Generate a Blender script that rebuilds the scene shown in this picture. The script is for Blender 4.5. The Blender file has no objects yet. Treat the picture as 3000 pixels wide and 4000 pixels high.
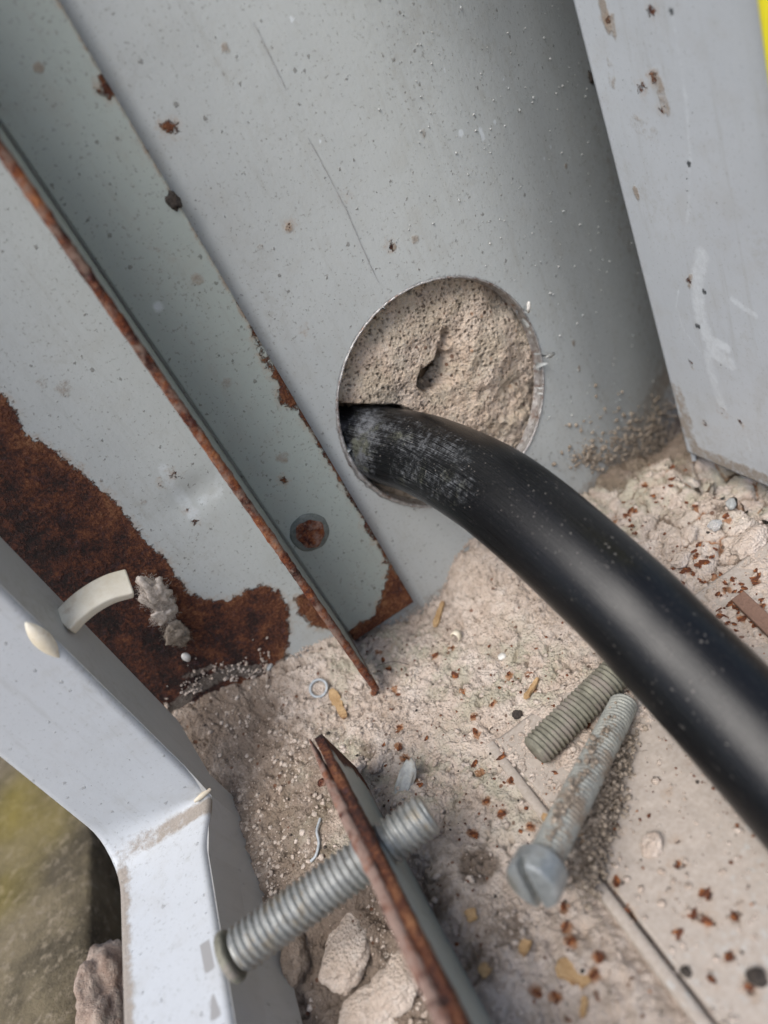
import bpy, math, random
import numpy as np
from mathutils import Vector, Matrix, noise as mnoise

# ------------------------------------------------------------------ camera, sky, sun, exposure
# Units are metres.  Back panel = plane Y 0, mortar level = Z 0, X to the right.
SC = bpy.context.scene
COL = SC.collection
ROT = np.array([[0.8371, -0.5389, 0.0944], [-0.3462, -0.3881, 0.8542], [-0.4236, -0.7477, -0.5114]])
u, _, vt = np.linalg.svd(ROT); ROT = u @ vt
CAM = np.array([-0.0437, -0.1520, 0.1231])
FOC = 2722.0

cd = bpy.data.cameras.new('camera')
cam = bpy.data.objects.new('camera', cd); COL.objects.link(cam)
M = Matrix.Identity(4)
for r in range(3):
    M[r][0] = ROT[r, 0]; M[r][1] = -ROT[r, 1]; M[r][2] = -ROT[r, 2]; M[r][3] = CAM[r]
cam.matrix_world = M
cd.sensor_fit = 'VERTICAL'; cd.sensor_height = 36.0; cd.lens = FOC / 4000 * 36
cd.clip_start = 0.004; cd.clip_end = 100
cd.dof.use_dof = True; cd.dof.focus_distance = 0.152; cd.dof.aperture_fstop = 9.5
SC.camera = cam

SUN_DIR = Vector((-0.58, -0.54, 1.25)).normalized()
el = math.asin(SUN_DIR.z); az = math.atan2(SUN_DIR.x, SUN_DIR.y)
W = bpy.data.worlds.new('World'); SC.world = W; W.use_nodes = True
wn = W.node_tree; bg = wn.nodes['Background']
sk = wn.nodes.new('ShaderNodeTexSky'); sk.sky_type = 'NISHITA'; sk.sun_disc = False
sk.sun_elevation = el; sk.sun_rotation = az
sk.air_density = 1.0; sk.dust_density = 3.0; sk.ozone_density = 0.8
wn.links.new(sk.outputs[0], bg.inputs[0]); bg.inputs[1].default_value = 0.095
sd = bpy.data.lights.new('sun', 'SUN'); sd.energy = 1.75; sd.angle = math.radians(38); sd.color = (1.0, 0.985, 0.96)
so = bpy.data.objects.new('sun', sd); COL.objects.link(so)
so.rotation_euler = (-SUN_DIR).to_track_quat('-Z', 'Y').to_euler()
SC.view_settings.view_transform = 'Standard'; SC.view_settings.look = 'None'
SC.view_settings.exposure = 0.86; SC.view_settings.gamma = 1.0

# ------------------------------------------------------------------ pixel of the photograph -> point on a real plane
def ray(px, py): return ROT @ np.array([px - 1500.0, py - 2000.0, FOC])
def on(ax, val, px, py):
    r = ray(px, py); return CAM + r * ((val - CAM[ax]) / r[ax])
def at_depth(px, py, d): return CAM + ray(px, py) * (d / FOC)
def onp(ax, val, pts, a, b): return np.array([on(ax, val, *p)[[a, b]] for p in pts])

# ------------------------------------------------------------------ numpy helpers
RS = np.random.RandomState(7); random.seed(7)
_T = RS.rand(256, 256)
def vnoise(x, y, seed=0):
    x = x + seed * 17.31; y = y + seed * 9.77
    xi = np.floor(x).astype(int); yi = np.floor(y).astype(int)
    fx = x - xi; fy = y - yi
    fx = fx * fx * (3 - 2 * fx); fy = fy * fy * (3 - 2 * fy)
    g = lambda i, j: _T[(i) & 255, (j) & 255]
    a = g(xi, yi); b = g(xi + 1, yi); c = g(xi, yi + 1); d = g(xi + 1, yi + 1)
    return (a * (1 - fx) + b * fx) * (1 - fy) + (c * (1 - fx) + d * fx) * fy
def fbm(x, y, sc, octv=4, seed=0, gain=.5):
    s = 0; a = 1; t = 0
    for o in range(octv):
        s = s + a * vnoise(x * sc, y * sc, seed + o * 3); t += a; a *= gain; sc *= 2.03
    return s / t
def voro(x, y, sc, seed=0):
    """first and second nearest cell distance and cell random value"""
    x = x * sc; y = y * sc
    xi = np.floor(x).astype(int); yi = np.floor(y).astype(int)
    f1 = np.full(x.shape, 9.); f2 = np.full(x.shape, 9.); idv = np.zeros(x.shape)
    for i in (-1, 0, 1):
        for j in (-1, 0, 1):
            a = (xi + i + seed * 31) & 255; b = (yi + j + seed * 57) & 255
            cx = xi + i + _T[a, b]; cy = yi + j + _T[b, (a + 91) & 255]
            d = np.hypot(cx - x, cy - y)
            near = d < f1
            f2 = np.where(near, f1, np.minimum(f2, d)); idv = np.where(near, _T[(a + 13) & 255, (b + 7) & 255], idv)
            f1 = np.where(near, d, f1)
    return f1, f2, idv
def sstep(a, b, x):
    t = np.clip((x - a) / (b - a), 0, 1); return t * t * (3 - 2 * t)
def seg_dist(x, y, pts, closed=False):
    d = np.full(x.shape, 1e9); n = len(pts)
    for i in range(n if closed else n - 1):
        ax, ay = pts[i]; bx, by = pts[(i + 1) % n]
        vx, vy = bx - ax, by - ay; L = vx * vx + vy * vy + 1e-18
        t = np.clip(((x - ax) * vx + (y - ay) * vy) / L, 0, 1)
        d = np.minimum(d, np.hypot(x - ax - t * vx, y - ay - t * vy))
    return d
def poly_sdf(x, y, pts):
    ins = np.zeros(x.shape, bool); n = len(pts)
    for i in range(n):
        ax, ay = pts[i]; bx, by = pts[(i + 1) % n]
        if ay == by: continue
        c = ((ay > y) != (by > y)) & (x < (bx - ax) * (y - ay) / (by - ay) + ax)
        ins ^= c
    d = seg_dist(x, y, pts, True)
    return np.where(ins, d, -d)

# ------------------------------------------------------------------ object helpers
def tag(o, label=None, cat=None, group=None, kind=None):
    if label: o['label'] = label
    if cat: o['category'] = cat
    if group: o['group'] = group
    if kind: o['kind'] = kind
    return o
def link(o, parent=None):
    COL.objects.link(o)
    if parent is not None: o.parent = parent
    return o
def np_mesh(name, V, F, mat=None, smooth=True, attrs=None):
    V = np.asarray(V, np.float32); me = bpy.data.meshes.new(name)
    if isinstance(F, np.ndarray):
        k = F.shape[1]; nf = len(F)
        me.vertices.add(len(V)); me.vertices.foreach_set('co', V.ravel())
        me.loops.add(nf * k); me.loops.foreach_set('vertex_index', F.astype(np.int32).ravel())
        me.polygons.add(nf); me.polygons.foreach_set('loop_start', (np.arange(nf) * k).astype(np.int32))
        me.update(calc_edges=True); me.validate()
    else:
        me.from_pydata([tuple(map(float, v)) for v in V], [], F); me.update()
    if smooth: me.polygons.foreach_set('use_smooth', np.ones(len(me.polygons), bool))
    attrs = dict(attrs or {})
    if mat is not None and mat.get('sdf'):
        for k in ('rust', 'chip'):
            if k in attrs: attrs[k + '_sdf'] = np.asarray(attrs.pop(k)) + .02
    for k, a in attrs.items():
        at = me.attributes.new(k, 'FLOAT', 'POINT'); at.data.foreach_set('value', np.asarray(a, np.float32))
    if mat: me.materials.append(mat)
    return me
def obj(name, me, parent=None, loc=None):
    """link mesh; the mesh is in world coordinates; loc recentres the origin"""
    o = bpy.data.objects.new(name, me)
    if loc is not None:
        me.transform(Matrix.Translation(-Vector(loc))); o.location = loc
    if parent is not None and loc is None: o.location = -Vector(parent.location)
    elif parent is not None: o.location = Vector(loc) - Vector(parent.location)
    return link(o, parent)
def empty(name, loc, label, cat, group=None):
    o = bpy.data.objects.new(name, None); o.location = loc; o.empty_display_size = .005
    link(o); return tag(o, label, cat, group)
def grid(us, vs):
    nu, nv = len(us), len(vs)
    U, Vv = np.meshgrid(us, vs, indexing='ij')
    i = np.arange(nu - 1)[:, None]; j = np.arange(nv - 1)[None, :]
    a = (i * nv + j).ravel()
    F = np.stack([a, a + nv, a + nv + 1, a + 1], 1)
    return U.ravel(), Vv.ravel(), F
def bevel(o, w, seg=2):
    m = o.modifiers.new('bevel', 'BEVEL'); m.width = w; m.segments = seg; m.limit_method = 'ANGLE'; m.angle_limit = .6
    return o
def solid(o, t, off=-1.0):
    m = o.modifiers.new('thick', 'SOLIDIFY'); m.thickness = t; m.offset = off; return o
def box_vf(x0, x1, y0, y1, z0, z1):
    V = [(x, y, z) for x in (x0, x1) for y in (y0, y1) for z in (z0, z1)]
    F = [(0, 1, 3, 2), (4, 6, 7, 5), (0, 4, 5, 1), (2, 3, 7, 6), (0, 2, 6, 4), (1, 5, 7, 3)]
    return V, F
def fine(a, b, step): return np.linspace(a, b, max(2, int(round(abs(b - a) / step)) + 1))

# ------------------------------------------------------------------ materials
class G:
    def __init__(s, name):
        s.m = bpy.data.materials.new(name); s.m.use_nodes = True; s.t = s.m.node_tree
        s.b = s.t.nodes['Principled BSDF']; s.co = s.n('ShaderNodeTexCoord').outputs['Object']
    def n(s, typ, **kw):
        nd = s.t.nodes.new(typ)
        for k, v in kw.items(): setattr(nd, k, v)
        return nd
    def put(s, sock, v):
        if isinstance(v, bpy.types.NodeSocket): s.t.links.new(v, sock)
        elif isinstance(v, tuple) and len(v) == 3 and sock.type == 'RGBA': sock.default_value = (*v, 1)
        else: sock.default_value = v
    def noise(s, scale, detail=3, rough=.55, vec=None, dist=0, out=0):
        nd = s.n('ShaderNodeTexNoise'); s.put(nd.inputs['Vector'], vec or s.co)
        nd.inputs['Scale'].default_value = scale; nd.inputs['Detail'].default_value = detail
        nd.inputs['Roughness'].default_value = rough; nd.inputs['Distortion'].default_value = dist
        return nd.outputs[out]
    def voro(s, scale, vec=None, rnd=1.0, out='Distance', feat='F1'):
        nd = s.n('ShaderNodeTexVoronoi', feature=feat); s.put(nd.inputs['Vector'], vec or s.co)
        nd.inputs['Scale'].default_value = scale; nd.inputs['Randomness'].default_value = rnd
        return nd.outputs[out]
    def math(s, op, a, b=0.0, c=0.0, clamp=False):
        nd = s.n('ShaderNodeMath', operation=op, use_clamp=clamp)
        s.put(nd.inputs[0], a); s.put(nd.inputs[1], b); s.put(nd.inputs[2], c); return nd.outputs[0]
    def step(s, x, a, b, lo=0.0, hi=1.0):
        nd = s.n('ShaderNodeMapRange', interpolation_type='SMOOTHSTEP')
        s.put(nd.inputs[0], x); nd.inputs[1].default_value = a; nd.inputs[2].default_value = b
        nd.inputs[3].default_value = lo; nd.inputs[4].default_value = hi; return nd.outputs[0]
    def mix(s, f, a, b, mode='MIX'):
        nd = s.n('ShaderNodeMix', data_type='RGBA', blend_type=mode)
        s.put(nd.inputs[0], f); s.put(nd.inputs[6], a); s.put(nd.inputs[7], b); return nd.outputs[2]
    def ramp(s, f, stops):
        nd = s.n('ShaderNodeValToRGB'); s.put(nd.inputs[0], f); e = nd.color_ramp.elements
        while len(e) < len(stops): e.new(.5)
        for el_, (p, c) in zip(e, stops): el_.position = p; el_.color = (*c, 1)
        return nd.outputs[0]
    def attr(s, name): return s.n('ShaderNodeAttribute', attribute_name=name).outputs['Fac']
    def bump(s, h, dist, strength=1.0, prev=None):
        nd = s.n('ShaderNodeBump'); s.put(nd.inputs['Height'], h)
        nd.inputs['Distance'].default_value = dist; nd.inputs['Strength'].default_value = strength
        if prev: s.put(nd.inputs['Normal'], prev)
        return nd.outputs[0]
    def done(s, col, rough=.6, metal=0.0, normal=None, spec=.5):
        s.put(s.b.inputs['Base Color'], col); s.put(s.b.inputs['Roughness'], rough); s.put(s.b.inputs['Metallic'], metal)
        s.b.inputs['Specular IOR Level'].default_value = spec
        if normal: s.put(s.b.inputs['Normal'], normal)
        return s.m

def rust_colour(g, edge=None):
    a = g.noise(150, 6, .72); b = g.noise(1300, 4, .8)
    f = g.math('ADD', g.math('MULTIPLY', a, .75), g.math('MULTIPLY', b, .50)); f = g.math('SUBTRACT', f, .088)
    if edge is not None: f = g.math('ADD', f, edge)
    c = g.ramp(f, [(.36, (.010, .006, .006)), (.455, (.038, .013, .010)), (.53, (.115, .034, .018)), (.60, (.215, .068, .026)), (.72, (.40, .18, .08))])
    c = g.mix(g.math('MULTIPLY', g.step(g.noise(420, 4, .7), .56, .68), .35), c, (.13, .07, .085))
    return g.mix(g.math('MULTIPLY', g.step(g.noise(1700, 3, .75), .61, .72), .40), c, (.50, .33, .22))

def paint_mat(name, base, rough=.42, speck=1.0, peel=1.0, warm=(.30, .27, .22)):
    g = G(name)
    big = g.noise(25, 4, .6); mid = g.noise(140, 4, .6)
    c = g.mix(g.step(big, .3, .75), tuple(v * .93 for v in base), tuple(min(1, v * 1.05) for v in base))
    c = g.mix(g.math('MULTIPLY', g.step(mid, .48, .75), .16), c, warm)
    mp = g.n('ShaderNodeVectorMath', operation='MULTIPLY'); g.put(mp.inputs[0], g.co); mp.inputs[1].default_value = (1.0, 1.0, .10)
    dr = g.noise(330, 5, .72, mp.outputs[0]); c = g.mix(g.math('MULTIPLY', g.step(dr, .52, .72), .20), c, (.25, .235, .20))
    pat = g.noise(48, 5, .75); c = g.mix(g.math('MULTIPLY', g.math('MULTIPLY', g.step(pat, .5, .68), g.step(g.noise(600, 4, .75), .42, .62)), .30), c, (.27, .25, .205))
    # dark specks of dirt
    d1 = g.voro(560); r1 = g.voro(560, out='Color')
    sep = g.n('ShaderNodeSeparateColor'); g.put(sep.inputs[0], r1)
    rr = g.math('MULTIPLY', g.math('POWER', sep.outputs[0], 5.0), .24)
    wob = g.math('ADD', d1, g.math('MULTIPLY', g.math('SUBTRACT', g.noise(2200, 3, .7), .5), .7))
    sp = g.math('SUBTRACT', rr, wob); sp = g.step(sp, -.03, .05)
    c = g.mix(g.math('MULTIPLY', sp, .55 * speck), c, (.085, .075, .06))
    fn = g.noise(1300, 3, .6)
    c = g.mix(g.math('MULTIPLY', g.step(fn, .585, .70), .50 * speck), c, (.14, .13, .11))
    # grime with painted corner shade, dust, scuffs, chips
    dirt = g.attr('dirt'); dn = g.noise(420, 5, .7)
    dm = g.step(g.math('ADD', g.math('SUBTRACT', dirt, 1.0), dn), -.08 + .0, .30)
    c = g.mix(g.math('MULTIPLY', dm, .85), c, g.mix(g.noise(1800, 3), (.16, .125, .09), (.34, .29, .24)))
    dust = g.attr('dust'); un = g.noise(900, 4, .75)
    um = g.step(g.math('ADD', g.math('SUBTRACT', dust, 1.0), un), -.1, .18)
    c = g.mix(um, c, g.mix(g.noise(1400, 3), (.27, .225, .185), (.46, .41, .365)))
    scf = g.attr('scuff'); sn = g.noise(700, 5, .75)
    sm = g.step(g.math('ADD', g.math('SUBTRACT', scf, 1.0), g.math('ADD', g.math('MULTIPLY', sn, .6), g.math('MULTIPLY', g.noise(160, 4, .7), .4))), -.08, .42)
    c = g.mix(g.math('MULTIPLY', sm, .75), c, (.62, .66, .69))
    chip = g.step(g.math('SUBTRACT', g.attr('chip_sdf'), .02), -.0001, .0003)
    c = g.mix(chip, c, (.27, .265, .26))
    # rust islands: attribute is a signed distance in metres
    rn = g.math('MULTIPLY', g.math('SUBTRACT', g.noise(520, 6, .75), .5), .0062)
    sdf = g.math('SUBTRACT', g.attr('rust_sdf'), .02)
    rs = g.math('ADD', sdf, rn)
    rm = g.step(rs, -.0001, .0005)
    halo = g.math('MULTIPLY', g.math('MULTIPLY', g.step(rs, -.0016, .0), g.step(g.noise(300, 4, .7), .40, .62)), .5)
    c = g.mix(halo, c, (.33, .22, .14))
    c = g.mix(rm, c, rust_colour(g, g.math('ADD', g.step(rs, .0, .0030, .045, 0), g.step(sdf, .003, .016, .015, -.060))))
    tn = g.step(g.math('ADD', g.math('SUBTRACT', g.attr('top_dust'), 1.0), g.noise(520, 5, .8)), -.02, .12)
    c = g.mix(tn, c, g.mix(g.noise(1300, 4, .7), (.24, .19, .15), (.52, .45, .39)))
    rgh = g.math('ADD', g.math('MULTIPLY', rm, .45), rough, clamp=True)
    rgh = g.math('ADD', rgh, g.math('MULTIPLY', g.math('ADD', um, dm, clamp=True), .35), clamp=True)
    n1 = g.bump(g.noise(800, 3, .5), .00012 * peel, .55)
    n1 = g.bump(g.math('MULTIPLY', g.math('ADD', sp, g.math('MULTIPLY', dm, g.noise(1500, 3))), 1.0), .00025, .6, n1)
    n1 = g.bump(g.math('MULTIPLY', tn, g.math('ADD', .6, g.noise(900, 4, .7))), .0012, 1.0, n1)
    n2 = g.bump(g.math('MULTIPLY', rm, g.math('ADD', g.math('MULTIPLY', g.step(g.noise(300, 5, .75), .42, .58), .5), g.noise(900, 6, .8))), .0018, 1.0, n1)
    g.m['sdf'] = 1
    return g.done(c, rgh, 0, n2, .45)

PAINT = paint_mat('grey_paint', (.430, .452, .447))
PAINT_R = paint_mat('grey_paint_blue', (.445, .475, .505), speck=.45, peel=.6)
FLANGE = paint_mat('green_grey_paint', (.335, .372, .345), rough=.5)
WHITE = paint_mat('white_paint', (.475, .495, .515), rough=.5, speck=.55, peel=.6)
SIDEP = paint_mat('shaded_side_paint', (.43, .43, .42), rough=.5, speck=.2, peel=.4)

def rust_mat(name, tint=(.30, .20, .16), amount=.35):
    g = G(name); r = rust_colour(g)
    c = g.mix(g.step(g.noise(330, 5, .7), .62 - amount * .5, .86 - amount * .5), r, tint)
    h = g.math('ADD', g.noise(900, 5, .75), g.math('MULTIPLY', g.noise(3200, 3), .4))
    return g.done(c, .9, 0, g.bump(h, .0006, .9), .25)
RUST = rust_mat('rust'); RUST_EDGE = rust_mat('rusty_edge', (.24, .165, .13), .40)
RUST_PINK = rust_mat('faded_rust_edge', (.27, .185, .15), .60)

def mortar_mat(name='mortar', c0=(.61, .497, .41), c1=(.76, .66, .58)):
    g = G(name)
    a = g.noise(90, 5, .65); b = g.noise(650, 5, .7); f3 = g.noise(2600, 3, .7)
    c = g.mix(g.step(a, .35, .7), c0, c1)
    c = g.mix(g.math('MULTIPLY', g.step(b, .45, .75), .5), c, (.60, .55, .50))
    c = g.mix(g.math('MULTIPLY', g.step(b, .50, .3), .40), c, (.25, .20, .16))
    c = g.mix(g.math('MULTIPLY', g.step(f3, .60, .72), .45), c, (.22, .18, .145))
    c = g.mix(g.math('MULTIPLY', g.attr('green'), g.step(g.noise(160, 4), .4, .62)), c, (.40, .40, .29))
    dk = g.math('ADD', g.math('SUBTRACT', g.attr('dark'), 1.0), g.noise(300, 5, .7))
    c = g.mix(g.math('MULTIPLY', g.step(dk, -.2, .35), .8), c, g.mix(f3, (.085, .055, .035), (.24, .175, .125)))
    rd = g.math('ADD', g.math('SUBTRACT', g.attr('rust'), 1.0), g.noise(800, 4, .7))
    c = g.mix(g.math('MULTIPLY', g.step(rd, -.1, .3), .8), c, (.33, .135, .045))
    d1 = g.voro(520); cc = g.voro(520, out='Color')
    sep = g.n('ShaderNodeSeparateColor'); g.put(sep.inputs[0], cc)
    spk = g.step(g.math('SUBTRACT', g.math('MULTIPLY', g.math('POWER', sep.outputs[0], 4.0), .30), d1), -.02, .04)
    c = g.mix(g.math('MULTIPLY', spk, .8), c, g.mix(sep.outputs[1], (.055, .035, .025), (.17, .065, .03)))
    c = g.mix(g.math('MULTIPLY', g.attr('recess_shade'), .75), c, (.10, .075, .055))
    h = g.math('ADD', g.noise(1300, 5, .8), g.math('MULTIPLY', g.voro(1500), .7))
    return g.done(c, .95, 0, g.bump(h, .0007, 1.0), .2)
MORTAR = mortar_mat(); PLUG = mortar_mat('tan_mortar', (.66, .515, .395), (.80, .665, .545))

def simple(name, c0, c1, rough=.6, metal=0, scale=600, bump=.0002, spec=.5, c2=None):
    g = G(name); n = g.noise(scale, 5, .7); c = g.mix(g.step(n, .35, .65), c0, c1)
    if c2: c = g.mix(g.step(g.noise(scale * .45, 5, .7), .52, .66), c, c2)
    return g.done(c, rough, metal, g.bump(g.noise(scale * 2.2, 4, .7), bump, .7), spec)
ZINC = simple('dull_zinc', (.24, .245, .235), (.37, .375, .36), .46, .55, 500, .00015, c2=(.30, .27, .22))
ZINC_DUSTY = simple('dusty_zinc_thread', (.25, .255, .235), (.36, .365, .33), .65, .3, 300, .0003, c2=(.24, .195, .15))
THREAD_OLD = simple('weathered_green_thread', (.155, .148, .115), (.27, .26, .205), .75, .3, 380, .0003, c2=(.25, .22, .19))
STEEL_CUT = simple('cut_steel_edge', (.30, .28, .27), (.55, .54, .53), .4, .7, 900, .0003, c2=(.22, .15, .12))
WOOD = simple('wood_chip', (.33, .20, .09), (.50, .34, .18), .8, 0, 700, .0004, c2=(.24, .13, .06))
CREAM = simple('cream_plastic', (.62, .55, .42), (.72, .67, .56), .5, 0, 160, .0001, c2=(.50, .40, .29))
LINT = simple('grey_lint', (.40, .34, .28), (.66, .58, .51), .95, 0, 900, .0001)
LINT_DARK = simple('brown_lint', (.17, .135, .10), (.36, .30, .24), .95, 0, 700, .0001)
PALE = simple('pale_pebble', (.55, .53, .49), (.72, .70, .66), .8, 0, 700, .0002)
SLATE = simple('grey_sliver', (.30, .31, .31), (.44, .45, .43), .8, 0, 400, .0003, c2=(.36, .33, .28))
DARKBIT = simple('dark_crumb', (.02, .016, .013), (.07, .055, .045), .9, 0, 900, .0003)
YELLOW = simple('yellow_plastic', (.80, .70, .02), (.86, .76, .03), .4, 0, 90, .00005)
BOARD = simple('mossy_board', (.17, .155, .10), (.30, .265, .19), .9, 0, 120, .0006, c2=(.20, .19, .085))
SOIL = simple('brown_soil', (.05, .032, .02), (.20, .13, .08), .95, 0, 140, .002, c2=(.28, .19, .12))
FLAKE = simple('rust_flake', (.05, .017, .009), (.20, .062, .02), .75, 0, 1100, .0003, .4, c2=(.34, .13, .04))
BLUEGREY = simple('bluish_wire', (.30, .33, .35), (.45, .48, .50), .6, .2, 800, .0001)
def glassy():
    g = G('clear_shard'); g.b.inputs['Transmission Weight'].default_value = .75; g.b.inputs['IOR'].default_value = 1.45
    return g.done((.85, .87, .88), .12)
SHARD = glassy()

# ================================================================== back panel with the round hole
HX, HZ, HR = 0.0008, 0.0495, 0.0285
xs = np.concatenate([fine(-.20, -.125, .004)[:-1], fine(-.125, .1120, .0006)])
zs = np.concatenate([fine(-.02, .160, .0006), fine(.160, .30, .005)[1:]])
X, Z, F = grid(xs, zs)
dx, dz = X - HX, Z - HZ; rr = np.hypot(dx, dz); ang = np.arctan2(dz, dx)
edge = HR + .00022 * (vnoise(ang * 9 + 50, ang * 0, 2) - .5) * 2 + .0002 * (vnoise(ang * 31 + 90, ang * 0, 5) - .5)
sn = np.abs(rr - edge) < .00042
X = np.where(sn, HX + np.cos(ang) * edge, X); Z = np.where(sn, HZ + np.sin(ang) * edge, Z)
cen = np.hypot(X[F].mean(1) - HX, Z[F].mean(1) - HZ)
F = F[(cen > HR - .00005) & (X[F].mean(1) > -.1185)]
def sag(x):       # the sheet bends back at right, a bend added to shade that side
    q = np.clip(x - .008, 0, .040); return 7.6 * q ** 2 + .608 * np.clip(x - .048, 0, None)
def onwall(px, py, off=0.0):
    y = 0.0
    for _ in range(60): p = on(1, y, px, py); y = .5 * y + .5 * float(sag(p[0]))
    p[1] += off; return p
Yb = sag(X) - .00018 * fbm(X, Z, 60, 2, 3)
# a shallow dent left of the angle bar, and curled lip at the left of the hole
dent = on(1, 0, 760, 1930); Yb += .0010 * np.exp(-(((X - dent[0]) / .006) ** 2 + ((Z - dent[2]) / .004) ** 2))
P2 = lambda pts: onp(1, 0, pts, 0, 2)
rust = poly_sdf(X, Z, P2([(-300, 1400), (0, 1530), (55, 1585), (100, 1690), (200, 1750), (320, 1840), (430, 1935), (520, 2045), (575, 2115), (650, 2180), (690, 2250),
    (740, 2315), (830, 2345), (900, 2340), (960, 2305), (1020, 2282), (1090, 2305), (1128, 2360), (1132, 2480), (1110, 2590), (950, 2800), (500, 3100), (-500, 3200), (-700, 2000)]))
rust = np.maximum(rust, poly_sdf(X, Z, P2([(1155, 2335), (1190, 2312), (1250, 2340), (1330, 2430), (1290, 2460), (1210, 2440), (1160, 2390)])))
for px, py, r in [(665, 500, 26), (680, 1850, 14), (760, 2038, 10), (735, 1990, 7), (1525, 960, 10), (630, 1885, 7), (1130, 880, 8), (1195, 1290, 6), (1355, 760, 6)]:
    c0 = on(1, 0, px, py); rust = np.maximum(rust, r * 5.0e-5 - np.hypot(X - c0[0], Z - c0[2]) + (.001 if r > 20 else .0004) * 0)
dirt = np.zeros_like(X)
def blob(A, ax, val, px, py, rx, amt, a=0, b=2, XX=None, ZZ=None):
    c0 = onwall(px, py) if (ax == 1 and val == 0) else on(ax, val, px, py); d = np.hypot((X if XX is None else XX) - c0[a], (Z if ZZ is None else ZZ) - c0[b])
    return np.maximum(A, amt * (1 - sstep(rx * .2, rx, d)))
for px, py, r, am in [(1535, 965, .0016, .9), (1620, 935, .0022, .75), (1130, 890, .0022, .75), (880, 185, .002, .7), (1020, 970, .002, .6), (1650, 520, .002, .7), (2210, 650, .0016, .85),
                      (2420, 1830, .009, .75), (2590, 1700, .012, .85), (2300, 1790, .004, .8), (2480, 1780, .012, .72), (2600, 1580, .006, .7), (2240, 1340, .002, .75), (2260, 1440, .002, .7), (560, 1960, .002, .6), (250, 1520, .004, .6), (160, 1490, .003, .6)]:
    dirt = blob(dirt, 1, 0, px, py, r, am)
dirt = np.maximum(dirt, .50 * (1 - sstep(-.030, .016, .0545 - X)) * (1 - .35 * sstep(.05, .14, Z)))  # grime towards the right edge, with the corner's shade put into the colour
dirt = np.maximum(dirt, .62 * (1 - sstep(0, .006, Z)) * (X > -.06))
scuff = np.zeros_like(X)
for pts, wd, am in [([(640, 1830), (690, 1930), (760, 2020)], .0022, .62), ([(860, 1860), (850, 1930), (790, 1960)], .002, .58), ([(1930, 530), (1920, 500)], .001, .9), ([(800, 1240), (850, 1260)], .0012, .5)]:
    scuff = np.maximum(scuff, am * (1 - sstep(wd * .3, wd * 1.5, seg_dist(X, Z, P2(pts)))))
for px, py, r in [(1932, 476, .0011), (1800, 520, .0016), (1250, 550, .0007), (1735, 275, .0008), (2150, 575, .0009), (2125, 620, .0009), (1140, 75, .0010), (1965, 310, .0007)]:
    scuff = blob(scuff, 1, 0, px, py, r, 1.05)
wdust = np.zeros_like(X)
for pts, wd, am in [([(660, 2790), (760, 2690), (900, 2620), (1000, 2620)], .0030, .70), ([(720, 2640), (860, 2600)], .0016, .58), ([(1000, 2640), (1130, 2560)], .0012, .55)]:
    wdust = np.maximum(wdust, am * (1 - sstep(wd * .2, wd * 1.5, seg_dist(X, Z, P2(pts)))))
me = np_mesh('back_panel', np.stack([X, Yb, Z], 1), F, PAINT, True, dict(rust=rust, dirt=dirt, scuff=scuff, top_dust=wdust))
back = obj('back_panel', me); solid(back, .0022, -1)
tag(back, 'grey steel back panel with a round hole and a large rust patch at left', 'steel panel')
# faint pencil-thin scratches pressed in the paint
def strip(name, pts, w, off, mat, parent, ax=1):
    """thin raised sliver along points on a panel"""
    V, Fq = [], []
    pts = np.array(pts)
    for i, p in enumerate(pts):
        t = pts[min(i + 1, len(pts) - 1)] - pts[max(i - 1, 0)]; t /= np.linalg.norm(t) + 1e-12
        nrm = np.zeros(3); nrm[ax] = -1; s = np.cross(t, nrm)
        ww = w * (.5 + random.random()) * (0.25 if i in (0, len(pts) - 1) else 1)
        V += [p + s * ww, p - s * ww, p + nrm * off]
        if i: k = 3 * i; Fq += [(k - 3, k, k + 2, k - 1), (k - 1, k + 2, k + 1, k - 2)]
    return obj(name, np_mesh(name, V, Fq, mat, True), parent)
SCR = simple('scratch_line', (.27, .27, .27), (.36, .36, .36), .6, 0, 900, .00005)
for seg in ([(990, 85), (1060, 230), (1130, 375)], [(1200, 530), (1290, 700), (1355, 825), (1420, 980), (1490, 1130)]):
    a = []
    for (p, q) in zip(seg[:-1], seg[1:]):
        for t in np.linspace(0, 1, 7)[:-1]: a.append(on(1, -.0003, p[0] + (q[0] - p[0]) * t + random.uniform(-1.5, 1.5), p[1] + (q[1] - p[1]) * t))
    strip('scratch', a, .00007, .00004, SCR, back)
# cut rim of the hole: irregular bare steel lip, turned out at the left
n = 220; V = []; Fq = []; m = 7
for i in range(n):
    t = 2 * math.pi * i / n
    left = max(0.0, math.cos(t - math.radians(196))) ** 5; rightw = max(0.0, math.cos(t + math.radians(20))) ** 3
    r0 = HR + .0001 * (random.random() - .5)
    out = .0004 + .0013 * left * (.6 + .6 * random.random()) + .00015 * random.random()
    wid = .00032 + .0009 * left * (.6 + .5 * random.random()) + .0002 * rightw
    prof = [(-.0006 - .0005 * rightw, .0028), (-.0004, .0012), (-.0002, -.0001), (-.0001 - wid * .3, -out * .8), (wid * .3, -out), (wid * .8, -out * .55), (wid * 1.1, .0001)]
    for (a_, y_) in prof:
        rj = r0 + a_ + .00008 * (random.random() - .5)
        V.append((HX + math.cos(t) * rj, float(sag(HX + math.cos(t) * rj)) + y_ + .00006 * (random.random() - .5), HZ + math.sin(t) * rj))
    for k in range(m - 1):
        a = i * m + k; b = ((i + 1) % n) * m + k
        Fq.append((a, b, b + 1, a + 1))
obj('hole_rim', np_mesh('hole_rim', V, Fq, STEEL_CUT, True), back)
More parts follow.
